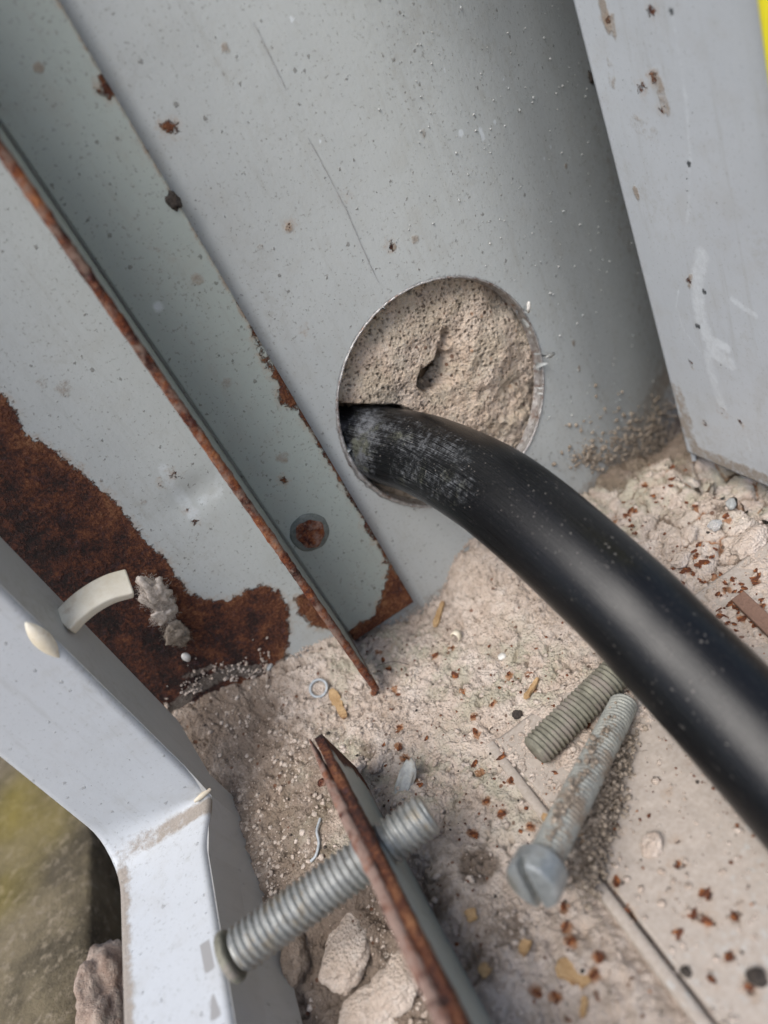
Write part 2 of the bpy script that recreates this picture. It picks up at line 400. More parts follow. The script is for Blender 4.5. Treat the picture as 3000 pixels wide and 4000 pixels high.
def chunk_mesh(name, sx, sy, sz, seed, mat, sub=2, rough=.35, flat=False, freq=1.3):
    import bmesh
    bm = bmesh.new(); bmesh.ops.create_icosphere(bm, subdivisions=sub, radius=1)
    off = Vector((seed * 3.17, seed * 1.31, seed * 7.7))
    for v in bm.verts:
        p = v.co.copy()
        d = 1 + rough * mnoise.noise(p * freq + off) + rough * .5 * mnoise.noise(p * freq * 2.7 + off)
        c = mnoise.cell_vector(p * 1.1 + off)
        v.co = Vector((p.x * d * sx, p.y * d * sy, p.z * d * sz)) + Vector((c.x * sx, c.y * sy, c.z * sz)) * .12 * rough
    me = bpy.data.meshes.new(name); bm.to_mesh(me); bm.free()
    if not flat: me.polygons.foreach_set('use_smooth', np.ones(len(me.polygons), bool))
    me.materials.append(mat); return me
burr_pts = [(on(1, -.0012, 2150, 1388), (.0016, .0006, .0006), .2), (on(1, -.0006, 2065, 1200), (.0005, .0005, .0014), .3)]
for p, s, rz in burr_pts:
    o = bpy.data.objects.new('burr', chunk_mesh('burr', *s, random.randint(1, 99), PALE if s[2] > .001 else ZINC, 2)); o.location = p; o.rotation_euler = (.3, .2, rz); link(o, back)

# ------------------------------------------------------------------ mortar plug inside the hole
gx = fine(HX - .0308, HX + .0308, .00025); X, Z, F = grid(gx, fine(HZ - .0308, HZ + .0308, .00025))
rr = np.hypot(X - HX, Z - HZ)
Y = .0032 + .0022 * (fbm(X, Z, 90, 4, 11) - .5) * 2 + .0020 * sstep(.018, .0275, rr) * fbm(X, Z, 160, 3, 5)
Y -= .0012 * np.exp(-((X - HX + .008) ** 2 + (Z - HZ - .012) ** 2) / .008 ** 2)
Y += .0006 * (fbm(X, Z, 480, 3, 21) - .5)
rid = np.abs(fbm(X, Z, 260, 3, 31) - .5) * 2; lowz = sstep(HZ + .008, HZ - .012, Z) * sstep(HX - .004, HX + .01, X)
Y += .0018 * lowz * (.35 - rid)
pc = on(1, .003, 1732, 1452); pdx = X - pc[0]; pdz = Z - pc[2]
pd = np.hypot(pdx / .0072, pdz / .0056) + .45 * (fbm(X, Z, 260, 3, 41) - .5) - .10 * np.sin(np.arctan2(pdz, pdx) * 2 + 1)
pit = 1 - sstep(.72, .96, pd); pitl = pit * sstep(.0050, -.0058, pdx - pdz * .55)
Y += .0012 * pit + .0080 * pitl
gr = seg_dist(X, Z, onp(1, .003, [(1720, 1400), (1750, 1330), (1745, 1300)], 0, 2)); Y += .0022 * (1 - sstep(.0003, .0015, gr + .0005 * (fbm(X, Z, 700, 2, 4) - .5)))
gr = seg_dist(X, Z, onp(1, .003, [(1650, 1440), (1670, 1520), (1700, 1560)], 0, 2)); Y += .0010 * (1 - sstep(.0002, .0010, gr))
pore = np.zeros_like(X)
for sc, th, dp, sd_ in [(620, .16, .0009, 3), (1150, .20, .0005, 5)]:
    f1, f2, idv = voro(X + .4 * (Z - HZ) * .3, Z, sc, sd_)
    pz = (1 - sstep(th * .5, th * 1.5, f1)) * (idv > .55); pore = np.maximum(pore, pz); Y += dp * pz
Y = np.maximum(Y, .0008) + sag(X)
cab = seg_dist(X, Z, [on(1, .0125, 1250, 1690)[[0, 2]], on(1, .0002, 1535, 1748)[[0, 2]]]); Y += .012 * (1 - sstep(.0088, .0106, cab + .0006 * fbm(X, Z, 300, 2, 8)))
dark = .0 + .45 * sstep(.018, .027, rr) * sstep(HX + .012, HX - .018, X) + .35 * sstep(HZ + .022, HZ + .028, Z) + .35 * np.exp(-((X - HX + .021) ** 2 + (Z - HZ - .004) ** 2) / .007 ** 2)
rustp = np.zeros_like(X)
for px, py in [(1845, 1225), (1885, 1235), (1840, 1370), (1915, 1400), (2040, 1300), (2015, 1520)]:
    c0 = on(1, .003, px, py); rustp = np.maximum(rustp, .62 * (1 - sstep(.0003, .0012, np.hypot(X - c0[0], Z - c0[2]))))
F = F[rr[F].max(1) < .0305]
used = np.unique(F); rem = -np.ones(len(X), int); rem[used] = np.arange(len(used))
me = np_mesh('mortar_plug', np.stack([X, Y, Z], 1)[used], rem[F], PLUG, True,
             dict(dark=dark[used], recess_shade=np.clip(pore * .8 + pitl * .3, 0, 1)[used], rust=rustp[used], green=(.25 + 0 * X)[used]))  # pores and pit have extra shade put into their colour
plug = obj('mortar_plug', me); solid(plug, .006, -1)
tag(plug, 'pitted beige mortar plug filling the round hole behind the black cable', 'mortar')

# ================================================================== right side panel
RX = .0545
ys = fine(-.0540, -.0088, .0006); zs = np.concatenate([fine(.0004, .135, .0006), fine(.135, .30, .005)[1:]])
Yv, Z, F = grid(ys, zs)
Q = lambda pts: onp(0, RX, pts, 1, 2)
zero = np.zeros_like(Yv); rust = zero - .02; dirt = zero.copy(); scuff = zero.copy(); chip = zero - .02
for px, py, r in [(2505, 345, 15), (2550, 305, 17), (2370, 80, 10), (2545, 45, 12), (2700, 1420, 7), (2820, 1610, 12), (2760, 1660, 6), (2690, 1095, 8), (2580, 430, 8), (2890, 1650, 9)]:
    c0 = on(0, RX, px, py); rust = np.maximum(rust, r * 5.5e-5 - np.hypot(Yv - c0[1], Z - c0[2]))
for pts, wd, am in [([(2350, 10), (2375, 110)], .0016, .85), ([(2390, 60), (2400, 140)], .001, .7), ([(2380, 220), (2390, 330)], .0018, .55), ([(2560, 290), (2600, 430)], .0018, .7), ([(2480, 480), (2560, 540)], .003, .5),
                    ([(2480, 740), (2490, 770)], .0012, .8), ([(2480, 1000), (2650, 1640)], .0010, .55), ([(2300, 300), (2480, 1000)], .0006, .55), ([(2660, 1640), (2720, 1760), (3000, 1880)], .0032, .72), ([(2640, 1520), (2690, 1660)], .003, .66), ([(2700, 1080), (2690, 1120)], .001, .7)]:
    dirt = np.maximum(dirt, am * (1 - sstep(wd * .3, wd * 1.4, seg_dist(Yv, Z, Q(pts)))))
for pts, wd, am in [([(2620, 40), (2650, 200), (2680, 400), (2695, 620), (2690, 820), (2680, 880)], .0009, .55), ([(2740, 1000), (2720, 1100), (2735, 1250), (2790, 1380), (2850, 1420)], .0030, .70),
                    ([(2650, 1130), (2640, 1200), (2670, 1290), (2730, 1370)], .0005, .66), ([(2860, 1170), (2950, 1235)], .0012, .74), ([(2760, 1380), (2790, 1500), (2820, 1590)], .0022, .62), ([(2800, 1340), (2840, 1360)], .0018, .8), ([(2900, 1640), (2930, 1760)], .0008, .6)]:
    scuff = np.maximum(scuff, am * (1 - sstep(wd * .3, wd * 1.5, seg_dist(Yv, Z, Q(pts)))))
BL = zero.copy()
for px, py, r in [(2620, 45, .0011), (2690, 640, .0011), (2685, 700, .0005), (2686, 745, .0005), (2685, 795, .0005), (2750, 1140, .0012), (2725, 1275, .0013), (2705, 440, .0006), (2815, 1425, .0007), (2800, 790, .0005)]:
    c0 = on(0, RX, px, py); BL = np.maximum(BL, 1.05 * (1 - sstep(r * .3, r * 1.2, np.hypot(Yv - c0[1], Z - c0[2]))))
me = np_mesh('side_panel', np.stack([RX + .00015 * fbm(Yv, Z, 50, 2), Yv, Z], 1), F[:, ::-1], PAINT_R, True, dict(rust=rust, dirt=dirt, scuff=scuff, black=BL, chip=chip))
side = obj('side_panel', me); solid(side, .0018, -1)
tag(side, 'pale blue grey steel side panel on the right with white scuff marks', 'steel panel')
V, Fq = [(RX + .0019, -.0089, -.004), (.1000, .0405, -.004), (.1000, .0405, .30), (RX + .0019, -.0089, .30)], [(0, 1, 2, 3)]  # unseen baffle added behind the panel edge to keep light off the wall
solid(obj('light_baffle', np_mesh('light_baffle', V, Fq, PAINT_R, False, dict(rust=np.full(4, -.02), chip=np.full(4, -.02))), side), .001)
# black marks on the side panel paint
g = None
def add_black(mat):
    nt = mat.node_tree; b = nt.nodes['Principled BSDF']; src = b.inputs['Base Color'].links[0].from_socket
    a = nt.nodes.new('ShaderNodeAttribute'); a.attribute_name = 'black'
    nz = nt.nodes.new('ShaderNodeTexNoise'); nz.inputs['Scale'].default_value = 1100; nz.inputs['Detail'].default_value = 3
    tc = nt.nodes.new('ShaderNodeTexCoord'); nt.links.new(tc.outputs['Object'], nz.inputs['Vector'])
    ad = nt.nodes.new('ShaderNodeMath'); ad.operation = 'ADD'; nt.links.new(a.outputs['Fac'], ad.inputs[0]); nt.links.new(nz.outputs[0], ad.inputs[1])
    mr = nt.nodes.new('ShaderNodeMapRange'); nt.links.new(ad.outputs[0], mr.inputs[0]); mr.inputs[1].default_value = 1.05; mr.inputs[2].default_value = 1.5
    mx = nt.nodes.new('ShaderNodeMix'); mx.data_type = 'RGBA'; nt.links.new(mr.outputs[0], mx.inputs[0]); nt.links.new(src, mx.inputs[6]); mx.inputs[7].default_value = (.05, .055, .06, 1)
    nt.links.new(mx.outputs[2], b.inputs['Base Color'])
add_black(PAINT_R)
# yellow pipe standing outside the right edge
V = []; Fq = []; prof = []
for cx, cy, a0 in ((.0527, -.0562, 90), (.0527, -.0640, 180), (.0600, -.0640, 270), (.0600, -.0562, 0)):
    for k in range(7): a = math.radians(a0 + 15 * k); prof.append((cx + .0015 * math.cos(a), cy + .0015 * math.sin(a)))
n = len(prof); hs = [.07, .30]
for z in hs: V += [(x, y, z) for x, y in prof]
Fq = [(i, (i + 1) % n, n + (i + 1) % n, n + i) for i in range(n)] + [tuple(range(n))[::-1], tuple(range(n, 2 * n))]
yp = obj('yellow_strip', np_mesh('yellow_strip', V, Fq, YELLOW, False), loc=(.0560, -.0565, .07))
tag(yp, 'bright yellow strip just showing at the top right edge beside the side panel', 'strip')

# ================================================================== angle bar fixed to the back panel
AX0, AX1, AY, AL, AT = -.0522, -.0323, -.0034, -.0228, .0024
ab = empty('angle_bar', (AX0, AY, .0055), 'grey angle iron running up the back panel with rusty edges and one rusty weld spot', 'angle iron')
xs = fine(AX0 + .001, AX1, .0005); zs = np.concatenate([fine(.0052, .162, .0005), fine(.162, .30, .005)[1:]])
X, Z, F = grid(xs, zs)
A2 = lambda pts: onp(1, AY, pts, 0, 2)
rust = poly_sdf(X, Z, A2([(1330, 1860), (1400, 1985), (1480, 2110), (1560, 2250), (1640, 2340), (1500, 2440), (1370, 2530), (1350, 2470), (1400, 2440), (1455, 2410), (1490, 2330), (1515, 2240), (1495, 2160), (1435, 2070), (1372, 1955)]))
rust = np.maximum(rust, poly_sdf(X, Z, A2([(960, 1240), (1010, 1318), (1065, 1420), (1130, 1520), (1180, 1590), (1140, 1600), (1098, 1575), (1085, 1500), (1025, 1400)])))
rust = np.maximum(rust, .00045 - (AX1 - X) + .0009 * (fbm(X, Z, 180, 3, 9) - .5) - .0012 * sstep(.075, .11, Z))
for px, py, r in [(418, 340, 26), (1050, 1360, 16), (225, 1560, 8), (1110, 1880, 8)]:
    c0 = on(1, AY, px, py); rust = np.maximum(rust, r * 6e-5 - np.hypot(X - c0[0], Z - c0[2]))
dirt = np.zeros_like(X)
for px, py, r, am in [(1105, 1790, .0034, .66), (1090, 1680, .003, .5), (890, 1500, .003, .6), (880, 1620, .002, .5), (150, 265, .0017, .95), (1085, 1620, .004, .5), (600, 980, .003, .5), (770, 1090, .003, .6)]:
    dirt = blob(dirt, 1, AY, px, py, r, am, XX=X, ZZ=Z)
dirt = np.maximum(dirt, .62 * (1 - sstep(.0002, .0018, AX1 - X)))
scuff = blob(np.zeros_like(X), 1, AY, 620, 1200, .0025, .75, XX=X, ZZ=Z)
fl = obj('wall_flange', np_mesh('wall_flange', np.stack([X, AY + .00015 * fbm(X, Z, 80, 2), Z], 1), F, FLANGE, True, dict(rust=rust, dirt=dirt, scuff=scuff)), ab)
solid(fl, AT, -1)
V, Fq = box_vf(AX1, AX1 + .00035, AY + .0001, AY + AT + .0006, .0054, .30)
# standing leg: sheet in the YZ plane, painted
ys = fine(AL + .0003, AY + AT, .0006); zs = np.concatenate([fine(.0046, .162, .0006), fine(.162, .30, .005)[1:]])
Yv, Z, F = grid(ys, zs)
dl = Yv - AL
rust = .0006 - dl + .0014 * (fbm(Yv, Z, 220, 3, 19) - .5); rust = np.maximum(rust, .003 - Z + .005)
dirt = .5 * (1 - sstep(.001, .004, dl))
lg = obj('standing_leg', np_mesh('standing_leg', np.stack([np.full_like(Yv, AX0 + .0004) + .0001 * fbm(Yv, Z, 80, 2), Yv, Z], 1), F[:, ::-1], FLANGE, True, dict(rust=rust, dirt=dirt)), ab)
solid(lg, .0013, 1)
# rough rusted front edge of the standing leg
n = 420; V = []; Fq = []; prof = [(.0006, .0012), (.00055, .0002), (.0001, -.0003), (-.0009, -.0004), (-.0018, -.0003), (-.0022, .0003), (-.0022, .0012)]; m = len(prof)
for i in range(n):
    z = .0041 + (.30 - .0041) * (i / (n - 1)) ** 1.25
    wob = .00022 * (mnoise.noise(Vector((z * 300, 0, 0))) + .6 * mnoise.noise(Vector((z * 900, 3, 0))))
    for (a, b) in prof:
        a = a * .66 + .0001; j = .00012 * mnoise.noise(Vector((z * 1400, a * 3000, b * 3000)))
        V.append((AX0 + a + wob * (1 if a > -.001 else -.6) + j, AL + b + wob * .8 + j, z))
    if i:
        for k in range(m - 1): a = (i - 1) * m + k; Fq.append((a, a + m, a + m + 1, a + 1))
Fq.append(tuple(range(m)))
tag(obj('rusty_edge', np_mesh('rusty_edge', V, Fq, RUST_EDGE, True), ab), 'rough rusted front edge of the standing leg')
# weld spot: dished dark ring with a rusty middle
c0 = on(1, AY, 1210, 2080)
RING = simple('dark_green_ring', (.10, .115, .105), (.17, .185, .17), .6, 0, 700, .0002)
def lathe_y(name, prof, c, mat, parent, n=48, jit=0):
    V = []; Fq = []; m = len(prof)
    for i in range(n):
        t = 2 * math.pi * i / n
        for (r, y) in prof:
            q = 1 + jit * mnoise.noise(Vector((math.cos(t) * 2.2, math.sin(t) * 2.2, r * 400)))
            V.append((c[0] + r * q * math.cos(t), c[1] + y, c[2] + r * q * 1.06 * math.sin(t)))
        for k in range(m - 1): a = i * m + k; b = ((i + 1) % n) * m + k; Fq.append((a, b, b + 1, a + 1))
    return obj(name, np_mesh(name, V, Fq, mat, True), parent)
ws = lathe_y('weld_spot', [(.0032, -.0006), (.0037, -.00042), (.0043, -.00035), (.0047, -.0002), (.0050, .0003)], c0, RING, ab, 48, .05)
n = 30; gx = np.linspace(-1, 1, n); U, Vv, F = grid(gx, gx); R_ = np.hypot(U, Vv); k = np.where(R_ > 0, np.maximum(np.abs(U), np.abs(Vv)) / np.maximum(R_, 1e-6), 0)
U2, V2 = U * k, Vv * k; rd = np.hypot(U2, V2); an = np.arctan2(V2, U2); rad = .00345 * (1 + .06 * np.sin(an * 3 + 1) + .04 * np.sin(an * 7))
Xr = c0[0] + U2 * rad; Zr = c0[2] + V2 * rad * 1.12
Yr = c0[1] - .0007 - .0007 * (fbm(Xr, Zr, 500, 3, 3) - .35) * (1 - rd ** 4)
o = obj('rust_disc', np_mesh('rust_disc', np.stack([Xr, Yr, Zr], 1), F, RUST, True)); o.parent = ws; o.location = (0, 0, 0); ws_loc = None

# ================================================================== mortar bed
FX0, FX1 = -.150, .0543
px_wall = [(700, 2760), (850, 2690), (1000, 2640), (1150, 2560), (1280, 2500), (1420, 2470), (1600, 2420), (1720, 2340), (1770, 2200), (1850, 2100), (2290, 1920), (2420, 1810), (2650, 1755)]
wp = np.array([onwall(*p)[[0, 2]] for p in px_wall]); wp = wp[np.argsort(wp[:, 0])]
wx = np.concatenate([[-.2], wp[:, 0], [.09]]); wz = np.concatenate([[.016], wp[:, 1], [wp[-1, 1] - .004]])
PL_A = on(2, 0, 2225, 3350); PL_B = on(2, 0, 2680, 3955)      # left edge of the base plate
pdir = (PL_B - PL_A)[:2]; pdir /= np.linalg.norm(pdir); pnrm = np.array([-pdir[1], pdir[0]])   # points to +X
if pnrm[0] < 0: pnrm = -pnrm
def plate_side(x, y): return (x - PL_A[0]) * pnrm[0] + (y - PL_A[1]) * pnrm[1]
def floor_coarse(x, y):
    zw = np.interp(x, wx, wz); d = np.maximum(sag(x) - y, 0)
    z = zw * np.exp(-(d / .016) ** 1.3) - .0002
    z = z + .0010 * np.exp(-(((x + .060) / .02) ** 2 + ((y + .03) / .012) ** 2))
    z = z - .0045 * sstep(-.066, -.072, x) * sstep(-.060, -.070, y)             # sunken rubble left of the upright plate
    z = z - .0020 * sstep(-.075, -.09, x) * sstep(-.03, -.05, y)
    s = plate_side(x, y)
    z = z - .0022 * sstep(-.004, .002, s) * sstep(-.064, -.080, y) * sstep(-.2, -.0, x + .08)
    return z
def floor_fine(x, y):
    z = floor_coarse(x, y)
    lump = sstep(.016, .030, x) * sstep(-.062, -.046, y) ; lump = np.maximum(lump, sstep(.018, .03, x + (y + .02) * .4) * sstep(-.075, -.05, y))
    f1, f2, idv = voro(x + .0025 * (fbm(x, y, 200, 2, 3) - .5), y + .0025 * (fbm(x, y, 200, 2, 8) - .5), 125, 4)
    cell = np.clip((f2 - f1) * 2.2, 0, 1) ** .6
    z = z + lump * (.0027 * np.clip((f2 - f1) * 4.5, 0, 1) ** .6 * (.45 + .55 * idv) - .0014)
    z = z + .0011 * (fbm(x, y, 110, 4, 2) - .5) * 2 * (1 + 1.1 * lump)
    z = z + .0042 * np.exp(-((x + .0585) / .006) ** 2) * sstep(-.043, -.052, y) * sstep(-.110, -.085, y)
    crack = np.abs(fbm(x, y, 120, 3, 51) - .5); z = z - .0019 * (1 - sstep(.0, .016, crack)) * sstep(.40, .55, fbm(x, y, 60, 2, 61))
    nearw = np.exp(-((x + .058) / .035) ** 2) * sstep(-.075, -.01, y)
    f1, f2, idv = voro(x, y, 700, 9); z = z + (.00028 + .0004 * nearw) * (1 - np.clip(f1, 0, 1)) * (.3 + idv)
    z = z + (.0008 + .0011 * nearw) * (fbm(x, y, 620, 3, 12, .65) - .5) - .0008 * sstep(.60, .72, fbm(x, y, 330, 3, 71)) - .0006 * sstep(.62, .70, fbm(x, y, 800, 2, 81))
    z = z - .0075 * sstep(.044, .051, x) * sstep(-.009, -.016, y)
    left = sstep(-.064, -.072, x) * sstep(-.055, -.066, y)
    f1, f2, idv = voro(x, y, 95, 21); z = z - left * .0025 + left * (.0040 * np.clip((f2 - f1) * 2, 0, 1) ** .7 * (idv - .3))
    return z
def floor_z(x, y): return float(floor_fine(np.array([x]), np.array([y]))[0])
xs = np.concatenate([fine(-.150, -.105, .0012)[:-1], fine(-.105, .0850, .00036)]); ys = np.concatenate([fine(-.22, -.125, .003)[:-1], fine(-.125, -.0002, .00036), fine(0, .034, .0006)])
X, Y, F = grid(xs, ys); Z = floor_fine(X, Y)
Z = np.where((X < -.0965) & (Y < -.02), np.minimum(Z, -.004), Z)
dark = .37 + .50 * (fbm(X, Y, 45, 3, 77) - .5) + .34 * sstep(-.060, -.085, X) + .25 * sstep(-.058, -.068, X) * sstep(-.05, -.065, Y)  # left part darker: brown dirt plus shade painted into the colour
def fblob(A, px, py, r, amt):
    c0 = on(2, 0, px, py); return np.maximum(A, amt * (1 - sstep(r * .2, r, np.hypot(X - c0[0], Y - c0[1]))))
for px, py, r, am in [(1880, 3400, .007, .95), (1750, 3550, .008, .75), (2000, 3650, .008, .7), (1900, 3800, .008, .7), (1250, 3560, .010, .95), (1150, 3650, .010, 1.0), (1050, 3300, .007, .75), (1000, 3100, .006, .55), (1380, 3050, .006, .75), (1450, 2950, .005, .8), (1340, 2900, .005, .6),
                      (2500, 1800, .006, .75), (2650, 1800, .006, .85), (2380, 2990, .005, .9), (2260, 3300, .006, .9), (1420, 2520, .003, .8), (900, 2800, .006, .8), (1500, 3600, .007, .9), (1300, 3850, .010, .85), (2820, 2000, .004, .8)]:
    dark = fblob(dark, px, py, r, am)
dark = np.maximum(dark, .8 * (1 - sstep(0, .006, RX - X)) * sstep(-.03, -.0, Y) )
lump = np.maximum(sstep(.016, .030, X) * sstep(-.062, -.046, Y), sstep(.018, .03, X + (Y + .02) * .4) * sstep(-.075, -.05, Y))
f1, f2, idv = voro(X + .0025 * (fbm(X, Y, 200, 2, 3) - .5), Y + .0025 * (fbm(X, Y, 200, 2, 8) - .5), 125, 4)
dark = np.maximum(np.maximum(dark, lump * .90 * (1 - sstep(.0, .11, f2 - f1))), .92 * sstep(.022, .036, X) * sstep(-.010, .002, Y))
green = np.clip(.9 * sstep(.5, .7, fbm(X, Y, 35, 2, 99)) + .0, 0, 1) * .6
rst = np.zeros_like(X)
FLK = [(1550, 2705), (1565, 2850), (1470, 2720), (1990, 2640), (1925, 2750), (1810, 2700), (1850, 2800), (2070, 2640), (2080, 2690), (1560, 2920), (1580, 2960), (1870, 3010), (1960, 3180), (1780, 2640), (1700, 2560), (1860, 2860), (2170, 3020), (2070, 3230), (1640, 3070), (1520, 2620), (1490, 2570), (1760, 2530),
       (2310, 2150), (2390, 2350), (2600, 1830), (2720, 2180), (2750, 2260), (2790, 2250), (2840, 2310), (2870, 2350), (2900, 2420), (2860, 2250), (2680, 2230), (2480, 2000), (2400, 2050), (2950, 2280), (2980, 2370), (2450, 2020), (2720, 2000), (2840, 2030), (2680, 1850), (2520, 1900),
       (2400, 3230), (2650, 3380), (2410, 3450), (2450, 3560), (2200, 3540), (2210, 3620), (2230, 3680), (2340, 3740), (2650, 3650), (2755, 3490), (2760, 3600), (2850, 3740), (2780, 3830), (2100, 3880), (2170, 3900), (2320, 3810), (2710, 3575), (2420, 3130), (2240, 3120), (2300, 2830), (2930, 3860), (2870, 3580), (1960, 2960), (1900, 3130), (1850, 3260), (2000, 3050)]
rstl = lump_r = None
for px, py in FLK:
    c0 = on(2, 0, px, py); rst = np.maximum(rst, .85 * (1 - sstep(.0004, .0022, np.hypot(X - c0[0], Y - c0[1]))))
F = F[~(((X[F].min(1) < -.0962) & (Y[F].min(1) < -.022)) | (X[F].min(1) < -.1180))]
rst = np.maximum(rst, lump * .75 * (1 - sstep(.0, .30, f2 - f1)) * sstep(.40, .60, fbm(X, Y, 90, 3, 55)) * sstep(-.004, -.012, Y))
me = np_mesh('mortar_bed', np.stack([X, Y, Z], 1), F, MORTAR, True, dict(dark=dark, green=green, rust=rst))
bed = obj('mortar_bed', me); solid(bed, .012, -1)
tag(bed, 'crumbly beige mortar bed filling the bottom of the steel box', 'mortar bed', kind='structure')

# ------------------------------------------------------------------ thin steel base plate under the dust at right
bp = empty('base_plate', (PL_A[0], PL_A[1], 0), 'dusty grey steel base plate with a raised edge in the lower right of the floor', 'steel plate')
ss = fine(.0028, .105, .0006); ts = fine(-.030, .075, .0006)
S, T, F = grid(ss, ts)
X = PL_A[0] + pnrm[0] * S + pdir[0] * T; Y = PL_A[1] + pnrm[1] * S + pdir[1] * T
keep = (X[F].max(1) < .0535)
F = F[keep]; used = np.unique(F); rem = -np.ones(len(X), int); rem[used] = np.arange(len(used)); F = rem[F]; X, Y = X[used], Y[used]
Zp = np.full_like(X, -.0004) + .0003 * fbm(X, Y, 40, 2, 5)
dist_in = sstep(-.062, -.105, Y)
dust = .98 - .24 * dist_in + .30 * (fbm(X, Y, 60, 3, 15) - .5)
rust = np.zeros_like(X) - .02; dirtp = .45 * fbm(X, Y, 80, 3, 5)
for px, py in FLK[42:]:
    c0 = on(2, 0, px, py); rust = np.maximum(rust, .0006 - np.hypot(X - c0[0], Y - c0[1]))
for k in range(60):
    x0, y0 = RS.uniform(-.03, .04), RS.uniform(-.125, -.06); rust = np.maximum(rust, RS.uniform(-.0006, .0005) - np.hypot(X - x0, Y - y0))
Zp = Zp + .0005 * (fbm(X, Y, 500, 3, 7) - .5) * sstep(.55, .9, dust)
pm = obj('plate_sheet', np_mesh('plate_sheet', np.stack([X, Y, Zp], 1), F if pdir[1] > 0 else F[:, ::-1], PAINT, True, dict(rust=rust, dust=dust, dirt=dirtp)), bp)
solid(pm, .001, -1)
n = 120; V = []; Fq = []; prof = [(-.0002, -.004), (0, -.0001), (.0003, .0002), (.0012, .0002), (.0018, .0001), (.0021, -.0002), (.0022, -.003)]; m = len(prof)
tt = np.linspace(-.030, .08, n); dl_ = []
for i, t in enumerate(tt):
    for (s, z) in prof:
        x = PL_A[0] + pnrm[0] * s + pdir[0] * t; y = PL_A[1] + pnrm[1] * s + pdir[1] * t
        V.append((x, y, z + .0001 * mnoise.noise(Vector((x * 400, y * 400, 0))))); dl_.append(.80 - .25 * sstep(-.005, .04, np.array(t)) + .2 * random.random())
    if i:
        for k in range(m - 1): a = (i - 1) * m + k; Fq.append((a, a + 1, a + m + 1, a + m))
obj('edge_lip', np_mesh('edge_lip', V, Fq, PAINT, True, dict(dust=np.array(dl_))), bp)

# ================================================================== white painted frame at left
FXR, FXL, FY, FZ = -.0955, -.1186, -.0300, .0134
fr = empty('corner_frame', (FXR, FY, FZ), 'white painted steel frame with an upright and a dusty sill at the lower left', 'steel frame')
cols = np.concatenate([[FXL + .0000], np.linspace(FXL + .0006, FXR - .0016, 34), FXR - .0014 + .0014 * np.sin(np.linspace(.25, 1.57, 6))])
Vs = []; dirt = []; chip = []; npf = 0
for x in cols:
    q = (x - FXL) / (FXR - FXL); r = .0095 * (1 - q) ** 1.4 + .0010
    e = max(0.0, (x - (FXR - .0014)) / .0014); drop = .0014 * (1 - math.sqrt(max(0, 1 - min(1, e) ** 2)))
    el_ = max(0.0, 1 - (x - FXL) / .0006) * .0005
    prof = [(FY, z) for z in np.linspace(.30, .09, 8)] + [(FY, z) for z in np.linspace(.088, FZ + r, 70)]
    prof += [(FY - r + r * math.cos(a), FZ + r - r * math.sin(a)) for a in np.linspace(0, math.pi / 2, 9)[1:]]
    prof += [(y, FZ) for y in np.linspace(FY - r - .0003, -.088, 90)] + [(y, FZ) for y in np.linspace(-.09, -.20, 8)]
    npf = len(prof)
    for (y, z) in prof:
        vert = z > FZ + r * .3
        x_keep = x; x = x - q * .0030 * float(sstep(.0, .014, np.array(FY - y))) if not vert else x
        if vert and y > FY - r * .7: Vs.append((x, y + drop + el_, z))
        else: Vs.append((x, y + .3 * drop, z - drop - el_))
        dj = abs(y - (FY - .003)) if z < FZ + .004 else 9
        d = .92 * (1 - sstep(.0008, .0040, np.array(dj))) * (0.55 + .45 * q)
        if z < FZ + .001:
            d = max(d, (.88 if y > -.075 else .70) * (1 - sstep(.0004, .0052 + .002 * mnoise.noise(Vector((y * 90, 0, 0))), np.array(x - FXL))))
            d = max(d, .6 * (1 - sstep(.0004, .0018, np.array(FXR - .0022 - x))) * (y < -.06))
        dirt.append(float(d))
        cc = -.02
        if z < FZ + .001:
            cc = max(cc, min(.0011 - abs(x + .1012 + (y + .0655) * .05), .0030 - abs(y + .0655)))
            cc = max(cc, min(.0008 - abs(x + .1012) - (y + .0745) * .2, .0022 - abs(y + .0745)))
        chip.append(cc); x = x_keep
Fq = []
for i in range(len(cols) - 1):
    for j in range(npf - 1): a = i * npf + j; Fq.append((a, a + 1, a + npf + 1, a + npf))
me = np_mesh('front_plate', Vs, np.array(Fq), WHITE, True, dict(dirt=np.array(dirt), chip=np.array(chip)))
fp = obj('front_plate', me, fr); solid(fp, .0016, -1)
# side plate facing the inside of the box
rows = [[(FXR + .0001, FY + .0012, .30), (FXR + .0001, -.0138, .30)], [(FXR + .0001, FY + .0010, .0230), (FXR + .0001, -.0138, .0228)], [(FXR + .0001, FY + .0006, .0190), (FXR + .0001, -.0162, .0195)],
        [(FXR + .0001, FY - .0002, FZ - .0010), (FXR + .0003, -.0232, .0118)], [(FXR + .0005, FY - .0002, .004), (FXR + .0007, -.0236, .004)], [(FXR + .0012, FY - .0002, -.005), (FXR + .0014, -.0236, -.005)]]
V = []; Fq = []
for r0 in rows: V += r0
for k in range(5): Fq.append((2 * k, 2 * k + 1, 2 * k + 3, 2 * k + 2))
base = len(V); yl = [FY - .0002, -.036, -.044, -.07, -.2]; dxs = [0, .0016, .0029, .0030, .0030]
for y, dx_ in zip(yl, dxs): V += [(FXR + .0001 - dx_, y, FZ - .0010), (FXR + .0005 - dx_ * .6, y, .004), (FXR + .0012, y, -.005)]
for k in range(4):
    a = base + 3 * k; Fq += [(a + 3, a, a + 1, a + 4), (a + 4, a + 1, a + 2, a + 5)]
solid(obj('side_plate', np_mesh('side_plate', V, Fq, SIDEP, False), fr), .0014, -1 if False else 1)
